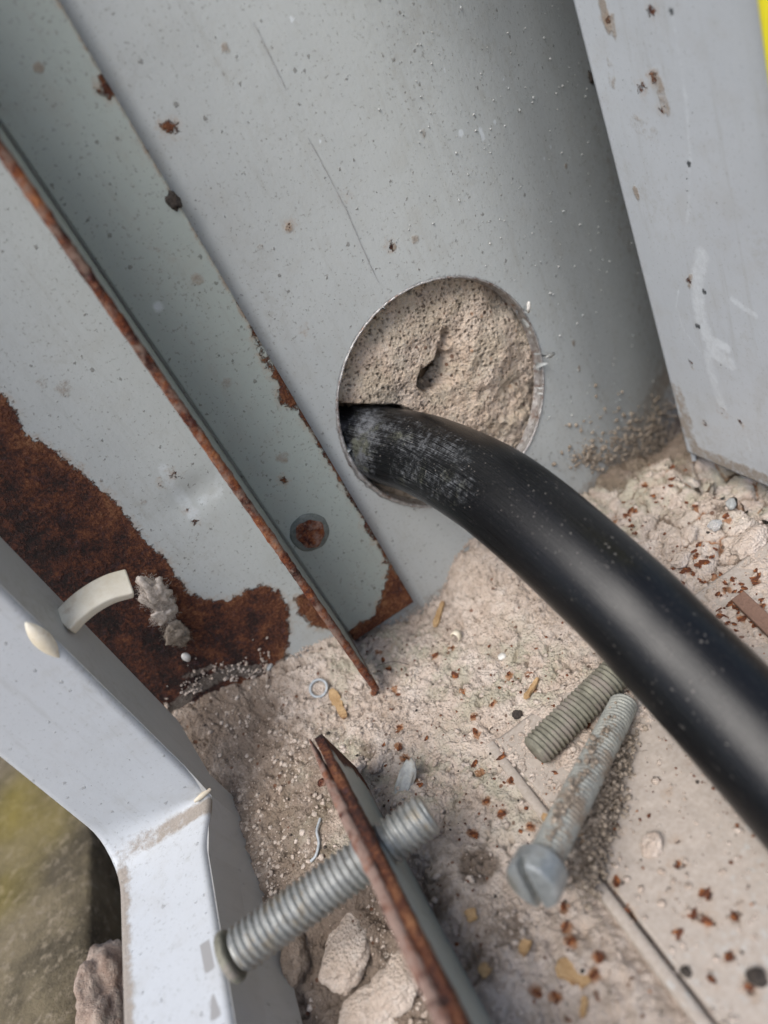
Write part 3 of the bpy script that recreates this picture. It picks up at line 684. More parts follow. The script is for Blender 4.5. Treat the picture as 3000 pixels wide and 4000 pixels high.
# bead of paint along the joint
V, Fq = [], []
pa, pb = np.array([FXR - .0030, FY - .0012, FZ + .0012]), np.array([FXR + .0008, FY + .0004, FZ + .0002])
for i in range(14):
    t = i / 13; c = pa + (pb - pa) * t; r = .00055 * (0.6 + .5 * math.sin(t * 3.1))
    for j in range(8):
        a = j * math.pi / 4; V.append(c + np.array([0, math.cos(a) * r, math.sin(a) * r]))
    if i: Fq += [((i - 1) * 8 + j, (i - 1) * 8 + (j + 1) % 8, i * 8 + (j + 1) % 8, i * 8 + j) for j in range(8)]
obj('paint_bead', np_mesh('paint_bead', V, Fq, CREAM, True), fr)

# ------------------------------------------------------------------ cream plastic clip through the upright
cl = empty('plastic_clip', on(0, FXR, 230, 2430), 'curved cream plastic clip poking out of the white upright over the rust', 'clip')
d0 = float((ROT.T @ (on(0, FXR, 248, 2440) - CAM))[2])
pts = [at_depth(248, 2440, d0 + .0008), at_depth(300, 2385, d0 + .0020), at_depth(362, 2337, d0 + .0034), at_depth(432, 2300, d0 + .0050), at_depth(508, 2278, d0 + .0068)]
def spline(P, n):
    P = [np.array(p) for p in P]; P = [2 * P[0] - P[1]] + P + [2 * P[-1] - P[-2]]; out = []
    for i in range(1, len(P) - 2):
        for t in np.linspace(0, 1, n, endpoint=False):
            a, b, c, d = P[i - 1:i + 3]
            out.append(.5 * ((2 * b) + (-a + c) * t + (2 * a - 5 * b + 4 * c - d) * t * t + (-a + 3 * b - 3 * c + d) * t ** 3))
    out.append(P[-2]); return np.array(out)
C = spline(pts, 8); V = []; Fq = []
view = ROT @ np.array([0, 0, 1.0])
for i, c in enumerate(C):
    t = C[min(i + 1, len(C) - 1)] - C[max(i - 1, 0)]; t /= np.linalg.norm(t)
    w = np.cross(t, view); w /= np.linalg.norm(w); nn = np.cross(w, t)
    w2 = w * math.cos(.5) + nn * math.sin(.5); n2 = np.cross(t, w2)
    for (a, b) in [(-1, -1), (-.7, -1.25), (.7, -1.25), (1, -1), (1, 1), (-1, 1)]:
        V.append(c + w2 * a * .0030 + n2 * b * .0012)
    if i: Fq += [((i - 1) * 6 + j, (i - 1) * 6 + (j + 1) % 6, i * 6 + (j + 1) % 6, i * 6 + j) for j in range(6)]
Fq += [(5, 4, 3, 2, 1, 0), tuple(range(len(V) - 6, len(V)))]
o = obj('strap', np_mesh('strap', V, Fq, CREAM, True), cl); bevel(o, .0004, 3)
# its rim shows again at the front corner of the upright
a_, b_ = on(1, FY, 98, 2430), on(1, FY, 232, 2570); V = []; Fq = []
for i in range(15):
    t = i / 14; c = a_ + (b_ - a_) * t; w = .0013 * math.sin(math.pi * t) ** .8 + .00005
    for (s, y) in [(-1.5, .0004), (-1.0, -.0004), (.0, -.0009), (.9, -.0004), (1.2, .0006)]:
        V.append(c + np.array([s * w, y * (w / .0013), 0]))
    if i: Fq += [((i - 1) * 5 + j, (i - 1) * 5 + j + 1, i * 5 + j + 1, i * 5 + j) for j in range(4)]
obj('strap_rim', np_mesh('strap_rim', V, Fq, CREAM, True), cl)

# ================================================================== rusty upright plate with a bolt through it
P1 = on(2, .0262, 1192, 2905); P2_ = on(2, .0262, 1595, 3782); dv = (P2_ - P1)[:2]; dv /= np.linalg.norm(dv); nv = np.array([-dv[1], dv[0]]); nv = nv if nv[0] > 0 else -nv
up = empty('upright_plate', (P1[0], P1[1], 0), 'rusty edged steel plate standing in the mortar with a threaded bolt through it', 'steel plate')
PT = .0019
ts = fine(0, .09, .0006); zs = fine(-.006, .0256, .0006); T, Z, F = grid(ts, zs)
shift = .0105 * (1 - np.clip(Z / .0262, -.3, 1)) * np.clip(1 - T / .02, 0, 1)      # sloping far end
X = P1[0] + dv[0] * (T - shift) + nv[0] * PT; Y = P1[1] + dv[1] * (T - shift) + nv[1] * PT
rust = np.maximum(.0036 - (.0262 - Z) + .005 * (fbm(T, Z, 120, 3, 5) - .5), .004 - T + .003 * (fbm(T, Z, 200, 3, 6) - .5))
dust = .35 + .45 * sstep(.006, .0, Z)
rf = obj('plate_body', np_mesh('plate_body', np.stack([X, Y, Z], 1), F, FLANGE, True, dict(rust=rust, dust=dust)), up); 
solid(rf, PT - .0002, -1)
n = 160; V = []; Fq = []; prof = [(PT + .00005, -.0030), (PT + .0001, -.0006), (PT * .9, .0001), (PT * .5, .00025), (PT * .12, .0001), (-.0001, -.0006), (0.0, -.0030)]; m = len(prof)
for i in range(n):
    t = .09 * i / (n - 1) - .0003; tap = min(1, (t + .0006) / .016)
    for (s, z) in prof:
        j = .00025 * mnoise.noise(Vector((t * 500, s * 900, z * 900))) + .00012 * mnoise.noise(Vector((t * 130, 5, 0)))
        s2 = PT / 2 + (s - PT / 2) * (.15 + .85 * tap)
        V.append((P1[0] + dv[0] * t + nv[0] * (s2 + j), P1[1] + dv[1] * t + nv[1] * (s2 + j), .0260 + z + j))
    if i:
        for k in range(m - 1): a = (i - 1) * m + k; Fq.append((a, a + 1, a + m + 1, a + m))
Fq.append(tuple(range(m)))
tag(obj('top_edge', np_mesh('top_edge', V, Fq, RUST_PINK, True), up), 'pinkish brown rusted top edge')

# threaded things
def thread_mesh(name, L, R, pitch, depth, mat, nseg=28, per=8, cham=.0008, dust=None):
    nr = max(4, int(L / pitch * per)); s = np.linspace(0, L, nr); a = np.linspace(0, 2 * np.pi, nseg, endpoint=False)
    S, A = np.meshgrid(s, a, indexing='ij'); ph = (S / pitch - A / (2 * np.pi)) % 1.0
    tri = np.abs(ph - .5) * 2; tri = np.clip(tri * 1.5 - .25, 0, 1)
    Rr = R - depth * tri; lim = R - np.clip(cham - np.minimum(S, L - S), 0, None) * .9; Rr = np.minimum(Rr, lim)
    Rr = Rr + .00006 * (RS.rand(*Rr.shape) - .5)
    V = np.stack([S, Rr * np.cos(A), Rr * np.sin(A)], 2).reshape(-1, 3)
    i = np.arange(nr - 1)[:, None]; j = np.arange(nseg)[None, :]
    q = np.stack([i * nseg + j, i * nseg + (j + 1) % nseg, (i + 1) * nseg + (j + 1) % nseg, (i + 1) * nseg + j], 2).reshape(-1, 4)
    Fq = [tuple(int(x) for x in f) for f in q] + [tuple(range(nseg))[::-1], tuple(range((nr - 1) * nseg, nr * nseg))]
    me = bpy.data.meshes.new(name); me.from_pydata(V.tolist(), [], Fq[:-2] if False else [f[::-1] for f in Fq]); me.update()
    me.polygons.foreach_set('use_smooth', np.ones(len(me.polygons), bool)); me.materials.append(mat); return me
def frame_to(p, d):
    d = Vector(d).normalized(); return Matrix.Translation(Vector(p)) @ d.to_track_quat('X', 'Z').to_matrix().to_4x4()
BY, BZ, BR = -.0722, .0186, .0039
bolt = empty('threaded_bolt', (-.094, BY, BZ), 'long silver threaded bolt running from the white frame through the rusty plate', 'bolt')
o = bpy.data.objects.new('threaded_shank', thread_mesh('threaded_shank',   .0392, BR, .00128, .00062, ZINC, 32, 8)); link(o, bolt); o.matrix_local = frame_to((.0010, 0, 0), (1, 0.02, 0))
V = []; Fq = []
for (x, r, e) in [(0.0002, .0040, 0), (.0004, .0043, 0), (.0014, .0043, 0), (.0016, .0040, 0)]:
    for i in range(24): V.append((x, r * math.cos(i * math.pi / 12), r * math.sin(i * math.pi / 12)))
for k in range(3): Fq += [(k * 24 + i, (k + 1) * 24 + i, (k + 1) * 24 + (i + 1) % 24, k * 24 + (i + 1) % 24) for i in range(24)]
Fq += [tuple(range(24)), tuple(range(95, 71, -1))]
o = bpy.data.objects.new('thin_washer', np_mesh('thin_washer', V, Fq, THREAD_OLD, False)); link(o, bolt); o.location = (-.0012, 0, 0); bevel(o, .0003)

# loose weathered stud
a_, b_ = on(2, .0036, 2085, 2935), on(2, .0036, 2430, 2600); d = b_ - a_
zz = max(floor_z(a_[0], a_[1]), floor_z(b_[0], b_[1]), -.0004) + .0031
o = bpy.data.objects.new('threaded_stud', thread_mesh('threaded_stud', float(np.linalg.norm(d)) + .006, .0034, .00105, .0005, THREAD_OLD, 28, 8)); link(o)
o.matrix_world = frame_to((a_[0], a_[1], zz), (d[0], d[1], 0.0))
tag(o, 'dull greenish threaded stud lying on the mortar with its end under the cable', 'stud')
# loose slotted screw
a_, b_ = on(2, .0165, 2110, 3395), on(2, .0020, 2440, 2745); d = b_ - a_; L = float(np.linalg.norm(d))
sc = empty('slotted_screw', tuple(a_), 'loose silver slotted screw with a fat round head lying in brown lint', 'screw')
Mx = frame_to((0, 0, 0), tuple(d))
o = bpy.data.objects.new('shank', thread_mesh('shank', L - .0015, .0028, .00095, .00036, ZINC_DUSTY, 28, 8)); link(o, sc); o.matrix_local = Mx @ Matrix.Translation((.0015, 0, 0))
V = []; Fq = []
def dhalf(sign, half, R, x0, x1, bev=.0011, n=18):
    base = len(V); th0 = math.asin(half / R)
    rings = []
    for (x, sc_) in [(x1, 1.0), (x0 + bev, 1.0), (x0 + bev * .35, .93), (x0, .76)]:
        ring = []
        for i in range(n + 1):
            t = th0 + (math.pi - 2 * th0) * i / n
            y = max(half, math.sin(t) * R * sc_) * sign
            ring.append((x, math.cos(t) * R * sc_, y))
        rings.append(ring)
    for rg in rings: V.extend(rg)
    m = n + 1
    for k in range(3):
        for i in range(m): 
            a = base + k * m + i; b = base + k * m + (i + 1) % m; Fq.append((a, b, b + m, a + m))
    Fq.append(tuple(base + 3 * m + i for i in range(m)))
HRAD = .0043
dhalf(1, .00085, HRAD, -.0038, -.0012, .0009); dhalf(-1, .00085, HRAD, -.0038, -.0012, .0009)
base = len(V); n = 36
for (x, r) in [(-.0016, HRAD * .99), (.0006, HRAD * .99), (.0010, HRAD * .9), (.0010, .002)]:
    for i in range(n): t = 2 * math.pi * i / n; V.append((x, r * math.cos(t), r * math.sin(t)))
for k in range(3): Fq += [(base + k * n + i, base + (k + 1) * n + i, base + (k + 1) * n + (i + 1) % n, base + k * n + (i + 1) % n) for i in range(n)]
Fq.append(tuple(base + i for i in range(n)))
HEADM = simple('dull_zinc_head', (.27, .285, .28), (.42, .435, .43), .45, .55, 260, .0003, c2=(.25, .24, .21))
hm = np_mesh('screw_head', V, Fq, HEADM, True)
import bmesh
bm = bmesh.new(); bm.from_mesh(hm); bmesh.ops.recalc_face_normals(bm, faces=bm.faces[:]); bm.to_mesh(hm); bm.free()
o = bpy.data.objects.new('screw_head', hm); link(o, sc); o.matrix_local = Mx @ Matrix.Rotation(math.radians(76), 4, 'X')
em = o.modifiers.new('split', 'EDGE_SPLIT'); em.split_angle = math.radians(30); wnm = o.modifiers.new('normals', 'WEIGHTED_NORMAL'); wnm.keep_sharp = True

# ================================================================== black cable
CP = [(1180, 1705, 278), (1340, 1703, 296), (1702, 1800, 338), (1978, 1955, 378), (2375, 2299, 412), (2620, 2545, 436), (2840, 2772, 462), (3150, 3110, 500), (3500, 3500, 545)]
CD = .0190
cpts = [at_depth(px, py, CD * FOC / w) for px, py, w in CP]
cpts[1] = on(1, .0125, 1336, 1706); cpts[0] = cpts[1] + np.array([-.014, .014, .001])
cpts[2] = on(1, -.0125, 1702, 1799); cpts.insert(2, on(1, .0002, 1535, 1748)); cpts[4] = on(1, -.0380, 1978, 1955)
crad = [.0093, .0093, .0096, .0099, .0099] + [CD / 2] * 6
C = spline(cpts, 22); n = 64; V = []; Fq = []; prev = None; S = 0; uvs = []; scf = []; chalk = []
cs = [on(1, -.0095, px, py) for px, py in [(1440, 1650), (1430, 1740), (1400, 1830)]]
SCUFFS = [([(1395, 1600), (1480, 1590), (1500, 1650), (1470, 1760), (1440, 1850), (1350, 1860), (1350, 1760)], 1.0), ([(1480, 1640), (1600, 1690), (1720, 1730), (1800, 1760), (1790, 1790), (1680, 1770), (1540, 1730)], .5), ([(1600, 1830), (1720, 1860), (1800, 1890), (1790, 1905), (1700, 1890), (1590, 1860)], .4)]
cs2 = [on(1, -.014, 1560, 1700), on(1, -.035, 1870, 1800)]; cs3 = [on(1, -.012, 1520, 1800), on(1, -.034, 1880, 1930)]
for i, c in enumerate(C):
    t = C[min(i + 1, len(C) - 1)] - C[max(i - 1, 0)]; t /= np.linalg.norm(t)
    up_ = np.array([0, 0, 1.0]) if prev is None else prev
    a = up_ - t * (up_ @ t); a /= np.linalg.norm(a); prev = a; b = np.cross(t, a)
    if i: S += np.linalg.norm(C[i] - C[i - 1])
    for j in range(n):
        q = 2 * math.pi * j / n
        r = float(np.interp(i / 22, range(len(crad)), crad)) * (1 + .010 * math.cos(3 * q + 1) + .006 * math.cos(7 * q) + .004 * mnoise.noise(Vector((S * 120, math.cos(q) * 2, math.sin(q) * 2))))
        p = c + (a * math.cos(q) + b * math.sin(q)) * r; V.append(p); uvs.append((S, q))
        dd = min(np.linalg.norm(p - cs[0]), np.linalg.norm(p - cs[1]), np.linalg.norm(p - cs[2]))
        v = .80 * (1 - float(sstep(.0015, .0075, np.array(dd))))
        for q2, am in ((cs2, .60), (cs3, .55)):
            ab_ = q2[1] - q2[0]; tt_ = np.clip(((p - q2[0]) @ ab_) / (ab_ @ ab_), 0, 1); v = max(v, am * (1 - float(sstep(.0005, .0055, np.array(np.linalg.norm(p - q2[0] - ab_ * tt_))))))
        q3 = ROT.T @ (p - CAM); qx, qy = q3[0] / q3[2] * FOC + 1500, q3[1] / q3[2] * FOC + 2000
        if (p - c) @ (CAM - c) > 0 and qx < 2000:
            sd3 = max(float(poly_sdf(np.array([qx]), np.array([qy]), pg)[0]) * k3 for pg, k3 in SCUFFS)
            v = .32 + .27 * float(sstep(-30, 45, np.array(sd3))) if sd3 > -30 else 0.0
        else: v = 0.0
        scf.append(v)
    if i: Fq += [((i - 1) * n + j, (i - 1) * n + (j + 1) % n, i * n + (j + 1) % n, i * n + j) for j in range(n)]
g = G('black_rubber')
us = g.n('ShaderNodeCombineXYZ'); g.put(us.inputs[0], g.attr('along')); g.put(us.inputs[1], g.attr('turn'))
mp = g.n('ShaderNodeVectorMath', operation='MULTIPLY'); g.put(mp.inputs[0], us.outputs[0]); mp.inputs[1].default_value = (90, 7000 * .01, 1)
streak = g.noise(1.0, 5, .7, mp.outputs[0])
c = g.mix(g.step(streak, .4, .75), (.0045, .0047, .0052), (.010, .0105, .0115))
sm = g.step(g.math('ADD', g.math('SUBTRACT', g.attr('scuff'), 1.0), g.math('SUBTRACT', g.math('MULTIPLY', g.math('ADD', streak, g.noise(700, 5, .8)), 1.1), .55)), -.10, .30)
c = g.mix(g.math('MULTIPLY', sm, .6), c, g.mix(g.step(g.noise(240, 3), .52, .66), (.25, .26, .275), (.19, .195, .15)))
d1 = g.voro(1500); cc = g.voro(1500, out='Color'); sep = g.n('ShaderNodeSeparateColor'); g.put(sep.inputs[0], cc)
spk = g.step(g.math('SUBTRACT', g.math('MULTIPLY', g.math('POWER', sep.outputs[0], 4.0), .34), g.math('ADD', d1, g.math('MULTIPLY', g.math('SUBTRACT', g.noise(3000, 2), .5), .4))), -.02, .08)
geo = g.n('ShaderNodeNewGeometry'); sx = g.n('ShaderNodeSeparateXYZ'); g.put(sx.inputs[0], geo.outputs['Normal'])
spk = g.math('MULTIPLY', spk, g.step(g.noise(110, 3, .6), .40, .62, .12, 1.0))
dusty = g.math('MULTIPLY', spk, g.step(sx.outputs[2], -.3, .9, .08, .55))
c = g.mix(dusty, c, (.23, .21, .19))
fine_d = g.math('MULTIPLY', g.step(g.noise(2600, 2), .62, .74), g.step(sx.outputs[2], .1, .95, 0, .17))
c = g.mix(fine_d, c, (.24, .22, .20))
rg = g.math('ADD', .16, g.math('MULTIPLY', streak, .26)); rg = g.math('ADD', rg, g.math('MULTIPLY', sm, .25), clamp=True)
g.done(c, rg, 0, g.bump(g.math('ADD', g.math('MULTIPLY', streak, .5), spk), .00012, .5), .28)
uva = np.array(uvs)
me = np_mesh('cable', V, np.array(Fq)[:, ::-1], g.m, True, dict(scuff=np.array(scf), along=uva[:, 0], turn=np.abs(uva[:, 1] - math.pi)))
cable = obj('cable', me, loc=tuple(cpts[1])); tag(cable, 'thick black rubber cable coming out of the hole and running over the mortar', 'cable')

# ================================================================== loose pieces on the mortar
def place(name, me, px, py, z=None, rot=None, label=None, cat=None, group=None, sink=.0, ax=None):
    p = on(2, .0005, px, py); fz = max(floor_z(p[0], p[1]), -.0004 if (plate_side(p[0], p[1]) > 0 and p[1] < -.06) else -9)
    p = on(2, fz, px, py); fz = max(floor_z(p[0], p[1]), -.0004 if (plate_side(p[0], p[1]) > 0 and p[1] < -.06) else -9)
    o = bpy.data.objects.new(name, me); link(o); o.location = (p[0], p[1], fz + (z or 0) - sink)
    o.rotation_euler = rot or (random.uniform(-.3, .3), random.uniform(-.3, .3), random.uniform(0, 6.28))
    return tag(o, label, cat, group)
# washer
V = []; Fq = []
for i in range(40):
    t = 2 * math.pi * i / 40
    for (r, z) in [(.00185, 0), (.00195, .0005), (.00225, .0006), (.0025, .0005), (.0026, 0)]: V.append((r * math.cos(t), r * math.sin(t), z))
    Fq += [(i * 5 + k, ((i + 1) % 40) * 5 + k, ((i + 1) % 40) * 5 + (k + 1) % 5, i * 5 + (k + 1) % 5) for k in range(5)]
place('ring_washer', np_mesh('ring_washer', V, Fq, BLUEGREY, True), 1208, 2640, .0004, (.5, 0, 0), 'small pale ring washer half pressed into the mortar', 'washer')
# rust flakes: eight shapes, shared
def flake_mesh(k):
    n = 9; V = []; a0 = random.random() * 6
    for z in (-.00010, .00010):
        for i in range(n):
            t = 2 * math.pi * i / n + a0; r = .001 * (.55 + .6 * random.random()); x, y = r * math.cos(t) * 1.35, r * math.sin(t) * .8
            if z > 0: x, y = V[i][0] * .93, V[i][1] * .93
            V.append((x, y, z + 140 * x * x - 60 * y * y))
    V += [(0, 0, -.0001), (0, 0, .00018)]
    F_ = [(2 * n, (i + 1) % n, i) for i in range(n)] + [(2 * n + 1, n + i, n + (i + 1) % n) for i in range(n)] + [(i, (i + 1) % n, n + (i + 1) % n, n + i) for i in range(n)]
    return np_mesh('rust_flake', V, F_, FLAKE, False)
flakes = [flake_mesh(k) for k in range(8)]
pos = [(px, py, random.uniform(.55, 1.0)) for px, py in FLK]
for k in range(75):
    if k < 45: px, py = random.uniform(1450, 2150), random.uniform(2450, 3300)
    else: px, py = random.uniform(2330, 2980), random.uniform(1950, 2450)
    pos.append((px, py, random.uniform(.25, .55)))
for k in range(85):
    cx_, cy_ = random.choice([(2700, 2230), (2840, 2330), (2880, 2400), (2480, 2030), (2760, 2200), (2920, 2300), (2420, 2120), (2620, 1880)]); pos.append((random.gauss(cx_, 55), random.gauss(cy_, 45), random.uniform(.35, .95)))
def under_cable(px, py):
    c = np.array([(a, b) for a, b, w in CP]); d = seg_dist(np.array([px]), np.array([py]), c)[0]; return d < 215
for px, py, s in pos:
    if under_cable(px, py): continue
    o = place('rust_flake', flakes[random.randrange(8)], px, py, .0002, None, 'small dark orange rust flake lying loose on the pale mortar', 'rust flake', 'rust flakes scattered over the mortar')
    o.scale = (s, s, s)
# wood chips
def chip_mesh(L, w, h, curl, seed):
    V = []; Fq = []; rnd = random.Random(seed); n = 7
    for i in range(n + 1):
        t = i / n - .5; ww = w * (.75 + .5 * rnd.random()) * (.55 if i in (0, n) else 1); zz = curl * (t * t * 4); xx = t * L
        V += [(xx, -ww / 2, zz), (xx, ww / 2, zz), (xx + .1 * w, ww / 2 * .85, zz + h), (xx + .1 * w, -ww / 2 * .85, zz + h)]
        if i: k = 4 * i; Fq += [(k - 4 + j, k - 4 + (j + 1) % 4, k + (j + 1) % 4, k + j) for j in range(4)]
    Fq += [(3, 2, 1, 0), tuple(len(V) - 4 + j for j in range(4))]
    return np_mesh('wood_chip', V, Fq, WOOD, False)
def img_rot(px, py, px2, py2):
    a = on(2, 0, px, py); b = on(2, 0, px2, py2); d = b - a; return math.atan2(d[1], d[0]), float(np.linalg.norm(d[:2]))
for (x1, y1, x2, y2, w, curl, lab) in [(1705, 2460, 1735, 2360, .0016, 0, 'tan wood chip standing out beside the lower end of the back panel'), (1320, 2730, 1365, 2830, .0026, .0006, 'ragged tan wood chip in the mortar left of the angle bar tip'),
        (2055, 2740, 2105, 2660, .0013, .0002, 'thin tan wood splinter above the threaded stud'), (2385, 3170, 2410, 3110, .0012, 0, 'short yellow wood splinter right of the screw shank'),
        (2175, 3775, 2300, 3830, .0030, .0008, 'curled orange wood shaving on the dust near the bottom of the frame'), (2040, 3700, 2080, 3720, .0024, .0004, 'small yellowish wood chip above the curled shaving'),
        (1840, 3560, 1850, 3600, .0020, .0003, 'little yellow wood crumb below the screw head'), (2165, 3260, 2205, 3280, .0015, .0009, 'pale forked wood sliver lying on the screw'), (2280, 3980, 2290, 3900, .0010, 0, 'upright sliver of wood at the bottom edge of the picture'), (1880, 3770, 1900, 3800, .0018, 0, 'faint tan wood crumb left of the curled shaving')]:
    r, L = img_rot(x1, y1, x2, y2)
    o = place('wood_chip', chip_mesh(max(L, .002), w, .0006, curl, int(x1)), (x1 + x2) / 2, (y1 + y2) / 2, .0003, (random.uniform(-.2, .2), random.uniform(-.2, .2), r), lab, 'wood chip', 'wood chips on the mortar')
    if 'lying on the screw' in lab: o.location.z += .0055
# curled shaving
V = []; Fq = []
for i in range(15):
    t = i / 14; a = t * 4.2; r = .0016 * (1 - .3 * t)
    for y in (-.0011, .0011): V.append((r * math.cos(a), y * (1 - .3 * t) + .0007 * t, r * math.sin(a) + .0012))
    if i: k = 2 * i; Fq.append((k - 2, k - 1, k + 1, k))
o = place('wood_shaving', np_mesh('wood_shaving', V, Fq, CREAM, True), 1795, 2495, .0002, (.2, .2, 2.2), 'small curled pale wood shaving on the mortar under the cable', 'shaving'); solid(o, .0002)
# pebbles and slivers
SPECS = [('pebble', 1962, 2568, (.0011, .0011, .0008), PALE, 'round whitish pebble below the curled shaving', 'pebble', 0),
         ('stone_sliver', 1590, 3065, (.0048, .0018, .0012), SLATE, 'long grey stone sliver behind the tip of the rusty plate', 'stone', .75),
         ('stone_sliver', 1470, 2985, (.0030, .0016, .0010), MORTAR, 'flat beige stone sliver right above the long grey one', 'stone', .6),
         ('pebble', 1262, 3062, (.0010, .0010, .0009), RUST, 'round rust brown pebble touching the tip of the rusty plate', 'pebble', 0),
         ('pebble', 2270, 3280, (.0010, .0009, .0008), WOOD, 'little round yellow pebble right of the screw', 'pebble', 0),
         ('pebble', 2550, 3310, (.0024, .0017, .0012), MORTAR, 'rounded beige lump on the base plate right of the screw', 'pebble', .3),
         ('pebble', 2025, 2800, (.0012, .0010, .0008), DARKBIT, 'dark brown crumb left of the threaded stud end', 'crumb', .3),
         ('pebble', 2960, 3820, (.0013, .0013, .0011), DARKBIT, 'round dark brown blob near the lower right corner of the plate', 'crumb', 0),
         ('pebble', 2680, 3800, (.0008, .0008, .0006), DARKBIT, 'tiny dark blue black crumb on the base plate', 'crumb', 0),
         ('mortar_lump', 2500, 2160, (.0034, .0022, .0015), MORTAR, 'broad cracked mortar lump above the middle of the cable', 'mortar lump', .4),
         ('mortar_lump', 2440, 2230, (.0032, .0020, .0014), MORTAR, 'low mortar lump next to the upper edge of the cable', 'mortar lump', .2),
         ('mortar_lump', 2700, 2110, (.0030, .0019, .0017), MORTAR, 'smooth mortar lump left of the clear shard', 'mortar lump', .7),
         ('mortar_lump', 2560, 2095, (.0018, .0015, .0012), MORTAR, 'pale yellowish gravel lump in the cracked mortar', 'mortar lump', .1),
         ('mortar_lump', 2620, 2120, (.0015, .0013, .0011), MORTAR, 'small pale gravel lump beside the yellowish one', 'mortar lump', .1),
         ('mortar_lump', 2660, 2190, (.0030, .0018, .0012), MORTAR, 'flat mortar lump below the pale gravel', 'mortar lump', .3),
         ('mortar_lump', 2530, 1860, (.0024, .0013, .0011), MORTAR, 'whitish mortar lump close to the corner of the two panels', 'mortar lump', .5),
         ('mortar_lump', 2930, 2120, (.0050, .0030, .0018), MORTAR, 'large brownish mortar lump at the right edge below the side panel', 'mortar lump', .2),
         ('mortar_lump', 2400, 1990, (.0034, .0018, .0012), MORTAR, 'flat mortar lump where the back panel meets the cable', 'mortar lump', .6),
         ('mortar_lump', 2640, 1960, (.0036, .0016, .0013), MORTAR, 'long mortar lump under the dirty panel corner', 'mortar lump', .5),
         ('mortar_chunk', 1380, 3720, (.0088, .0046, .0026), MORTAR, 'big broken mortar chunk left of the rusty plate', 'mortar chunk', .95),
         ('mortar_chunk', 1560, 3850, (.0060, .0042, .0024), MORTAR, 'broken mortar chunk against the rusty plate near the bottom', 'mortar chunk', .3),
         ('mortar_chunk', 1460, 3970, (.0066, .0046, .0025), MORTAR, 'rounded mortar chunk at the very bottom left of the plate', 'mortar chunk', .2),
         ('mortar_chunk', 1190, 3780, (.0050, .0026, .0030), MORTAR, 'dark brown mortar chunk under the silver bolt', 'mortar chunk', .9),
         ('mortar_chunk', 1390, 3010, (.0034, .0020, .0016), MORTAR, 'crumbly mortar chunk right at the far end of the rusty plate', 'mortar chunk', .6),
         ('mortar_chunk', 1060, 2590, (.0026, .0011, .0012), SLATE, 'grey stone piece at the foot of the rust patch', 'stone', .9),
         ('mortar_chunk', 760, 2700, (.0042, .0020, .0020), MORTAR, 'pale crumbly mortar piece below the rust beside the frame', 'mortar chunk', .3),
         ('mortar_chunk', 880, 2640, (.0030, .0016, .0014), MORTAR, 'small crumbly mortar piece low on the rust patch', 'mortar chunk', .4)]
for i, (nm, px, py, s, mt, lab, cat, rz) in enumerate(SPECS):
    me = chunk_mesh(nm, *s, i + 3, mt, 4 if s[0] > .002 else 3, .34 if 'chunk' in nm else .32, freq=1.2)
    if mt is MORTAR: 
        at = me.attributes.new('dark', 'FLOAT', 'POINT'); at.data.foreach_set('value', np.full(len(me.vertices), .75 if 'dark' in lab else .18, np.float32))
    o = place(nm, me, px, py, s[2] * .3, (random.uniform(-.2, .2), random.uniform(-.2, .2), rz), lab, cat)
# clear shard, grey tube bit, rusty strip
place('clear_shard', chunk_mesh('clear_shard', .0020, .0014, .0011, 5, SHARD, 2, .4, True), 2795, 2065, .0011, (.2, .1, .4), 'shiny clear shard among rust flakes below the side panel', 'shard')
place('grey_scrap', chunk_mesh('grey_scrap', .0026, .0011, .0010, 8, SLATE, 3, .3), 2860, 1985, .0012, (.1, .3, .9), 'smooth grey scrap between the clear shard and the side panel', 'scrap')
r, L = img_rot(2895, 2345, 3000, 2440)
V, Fq = box_vf(-.001, .014, -.0016, .0016, -.0014, .0014)
o = place('rusty_strip', np_mesh('rusty_strip', V, Fq, rust_mat('brown_strip', (.22, .135, .10), .9), False), 2905, 2370, .0018, (.25, .06, r), 'flat brown rusty strip entering from the right edge', 'strip'); bevel(o, .0003)
# bit of bluish wire
def tube(name, P, R, mat, n=8, loc=None):
    V = []; Fq = []; P = np.array(P)
    for i, c in enumerate(P):
        t = P[min(i + 1, len(P) - 1)] - P[max(i - 1, 0)]; t = t / (np.linalg.norm(t) + 1e-12)
        a = np.cross(t, [.3, .2, .93]); a /= np.linalg.norm(a); b = np.cross(t, a)
        for j in range(n): q = 2 * math.pi * j / n; V.append(c + (a * math.cos(q) + b * math.sin(q)) * R)
        if i: Fq += [((i - 1) * n + j, (i - 1) * n + (j + 1) % n, i * n + (j + 1) % n, i * n + j) for j in range(n)]
    return V, Fq
wp_ = [(1262, 3210), (1250, 3260), (1255, 3300), (1240, 3345), (1215, 3365)]; P = []
for px, py in wp_: p = on(2, .0, px, py); P.append((p[0], p[1], floor_z(p[0], p[1]) + .0005))
V, Fq = tube('wire_bit', spline(P, 5), .00032, BLUEGREY)
o = obj('wire_bit', np_mesh('wire_bit', V, Fq, BLUEGREY, True), loc=tuple(P[2])); tag(o, 'short bent bluish wire bit in the mortar above the silver bolt', 'wire')
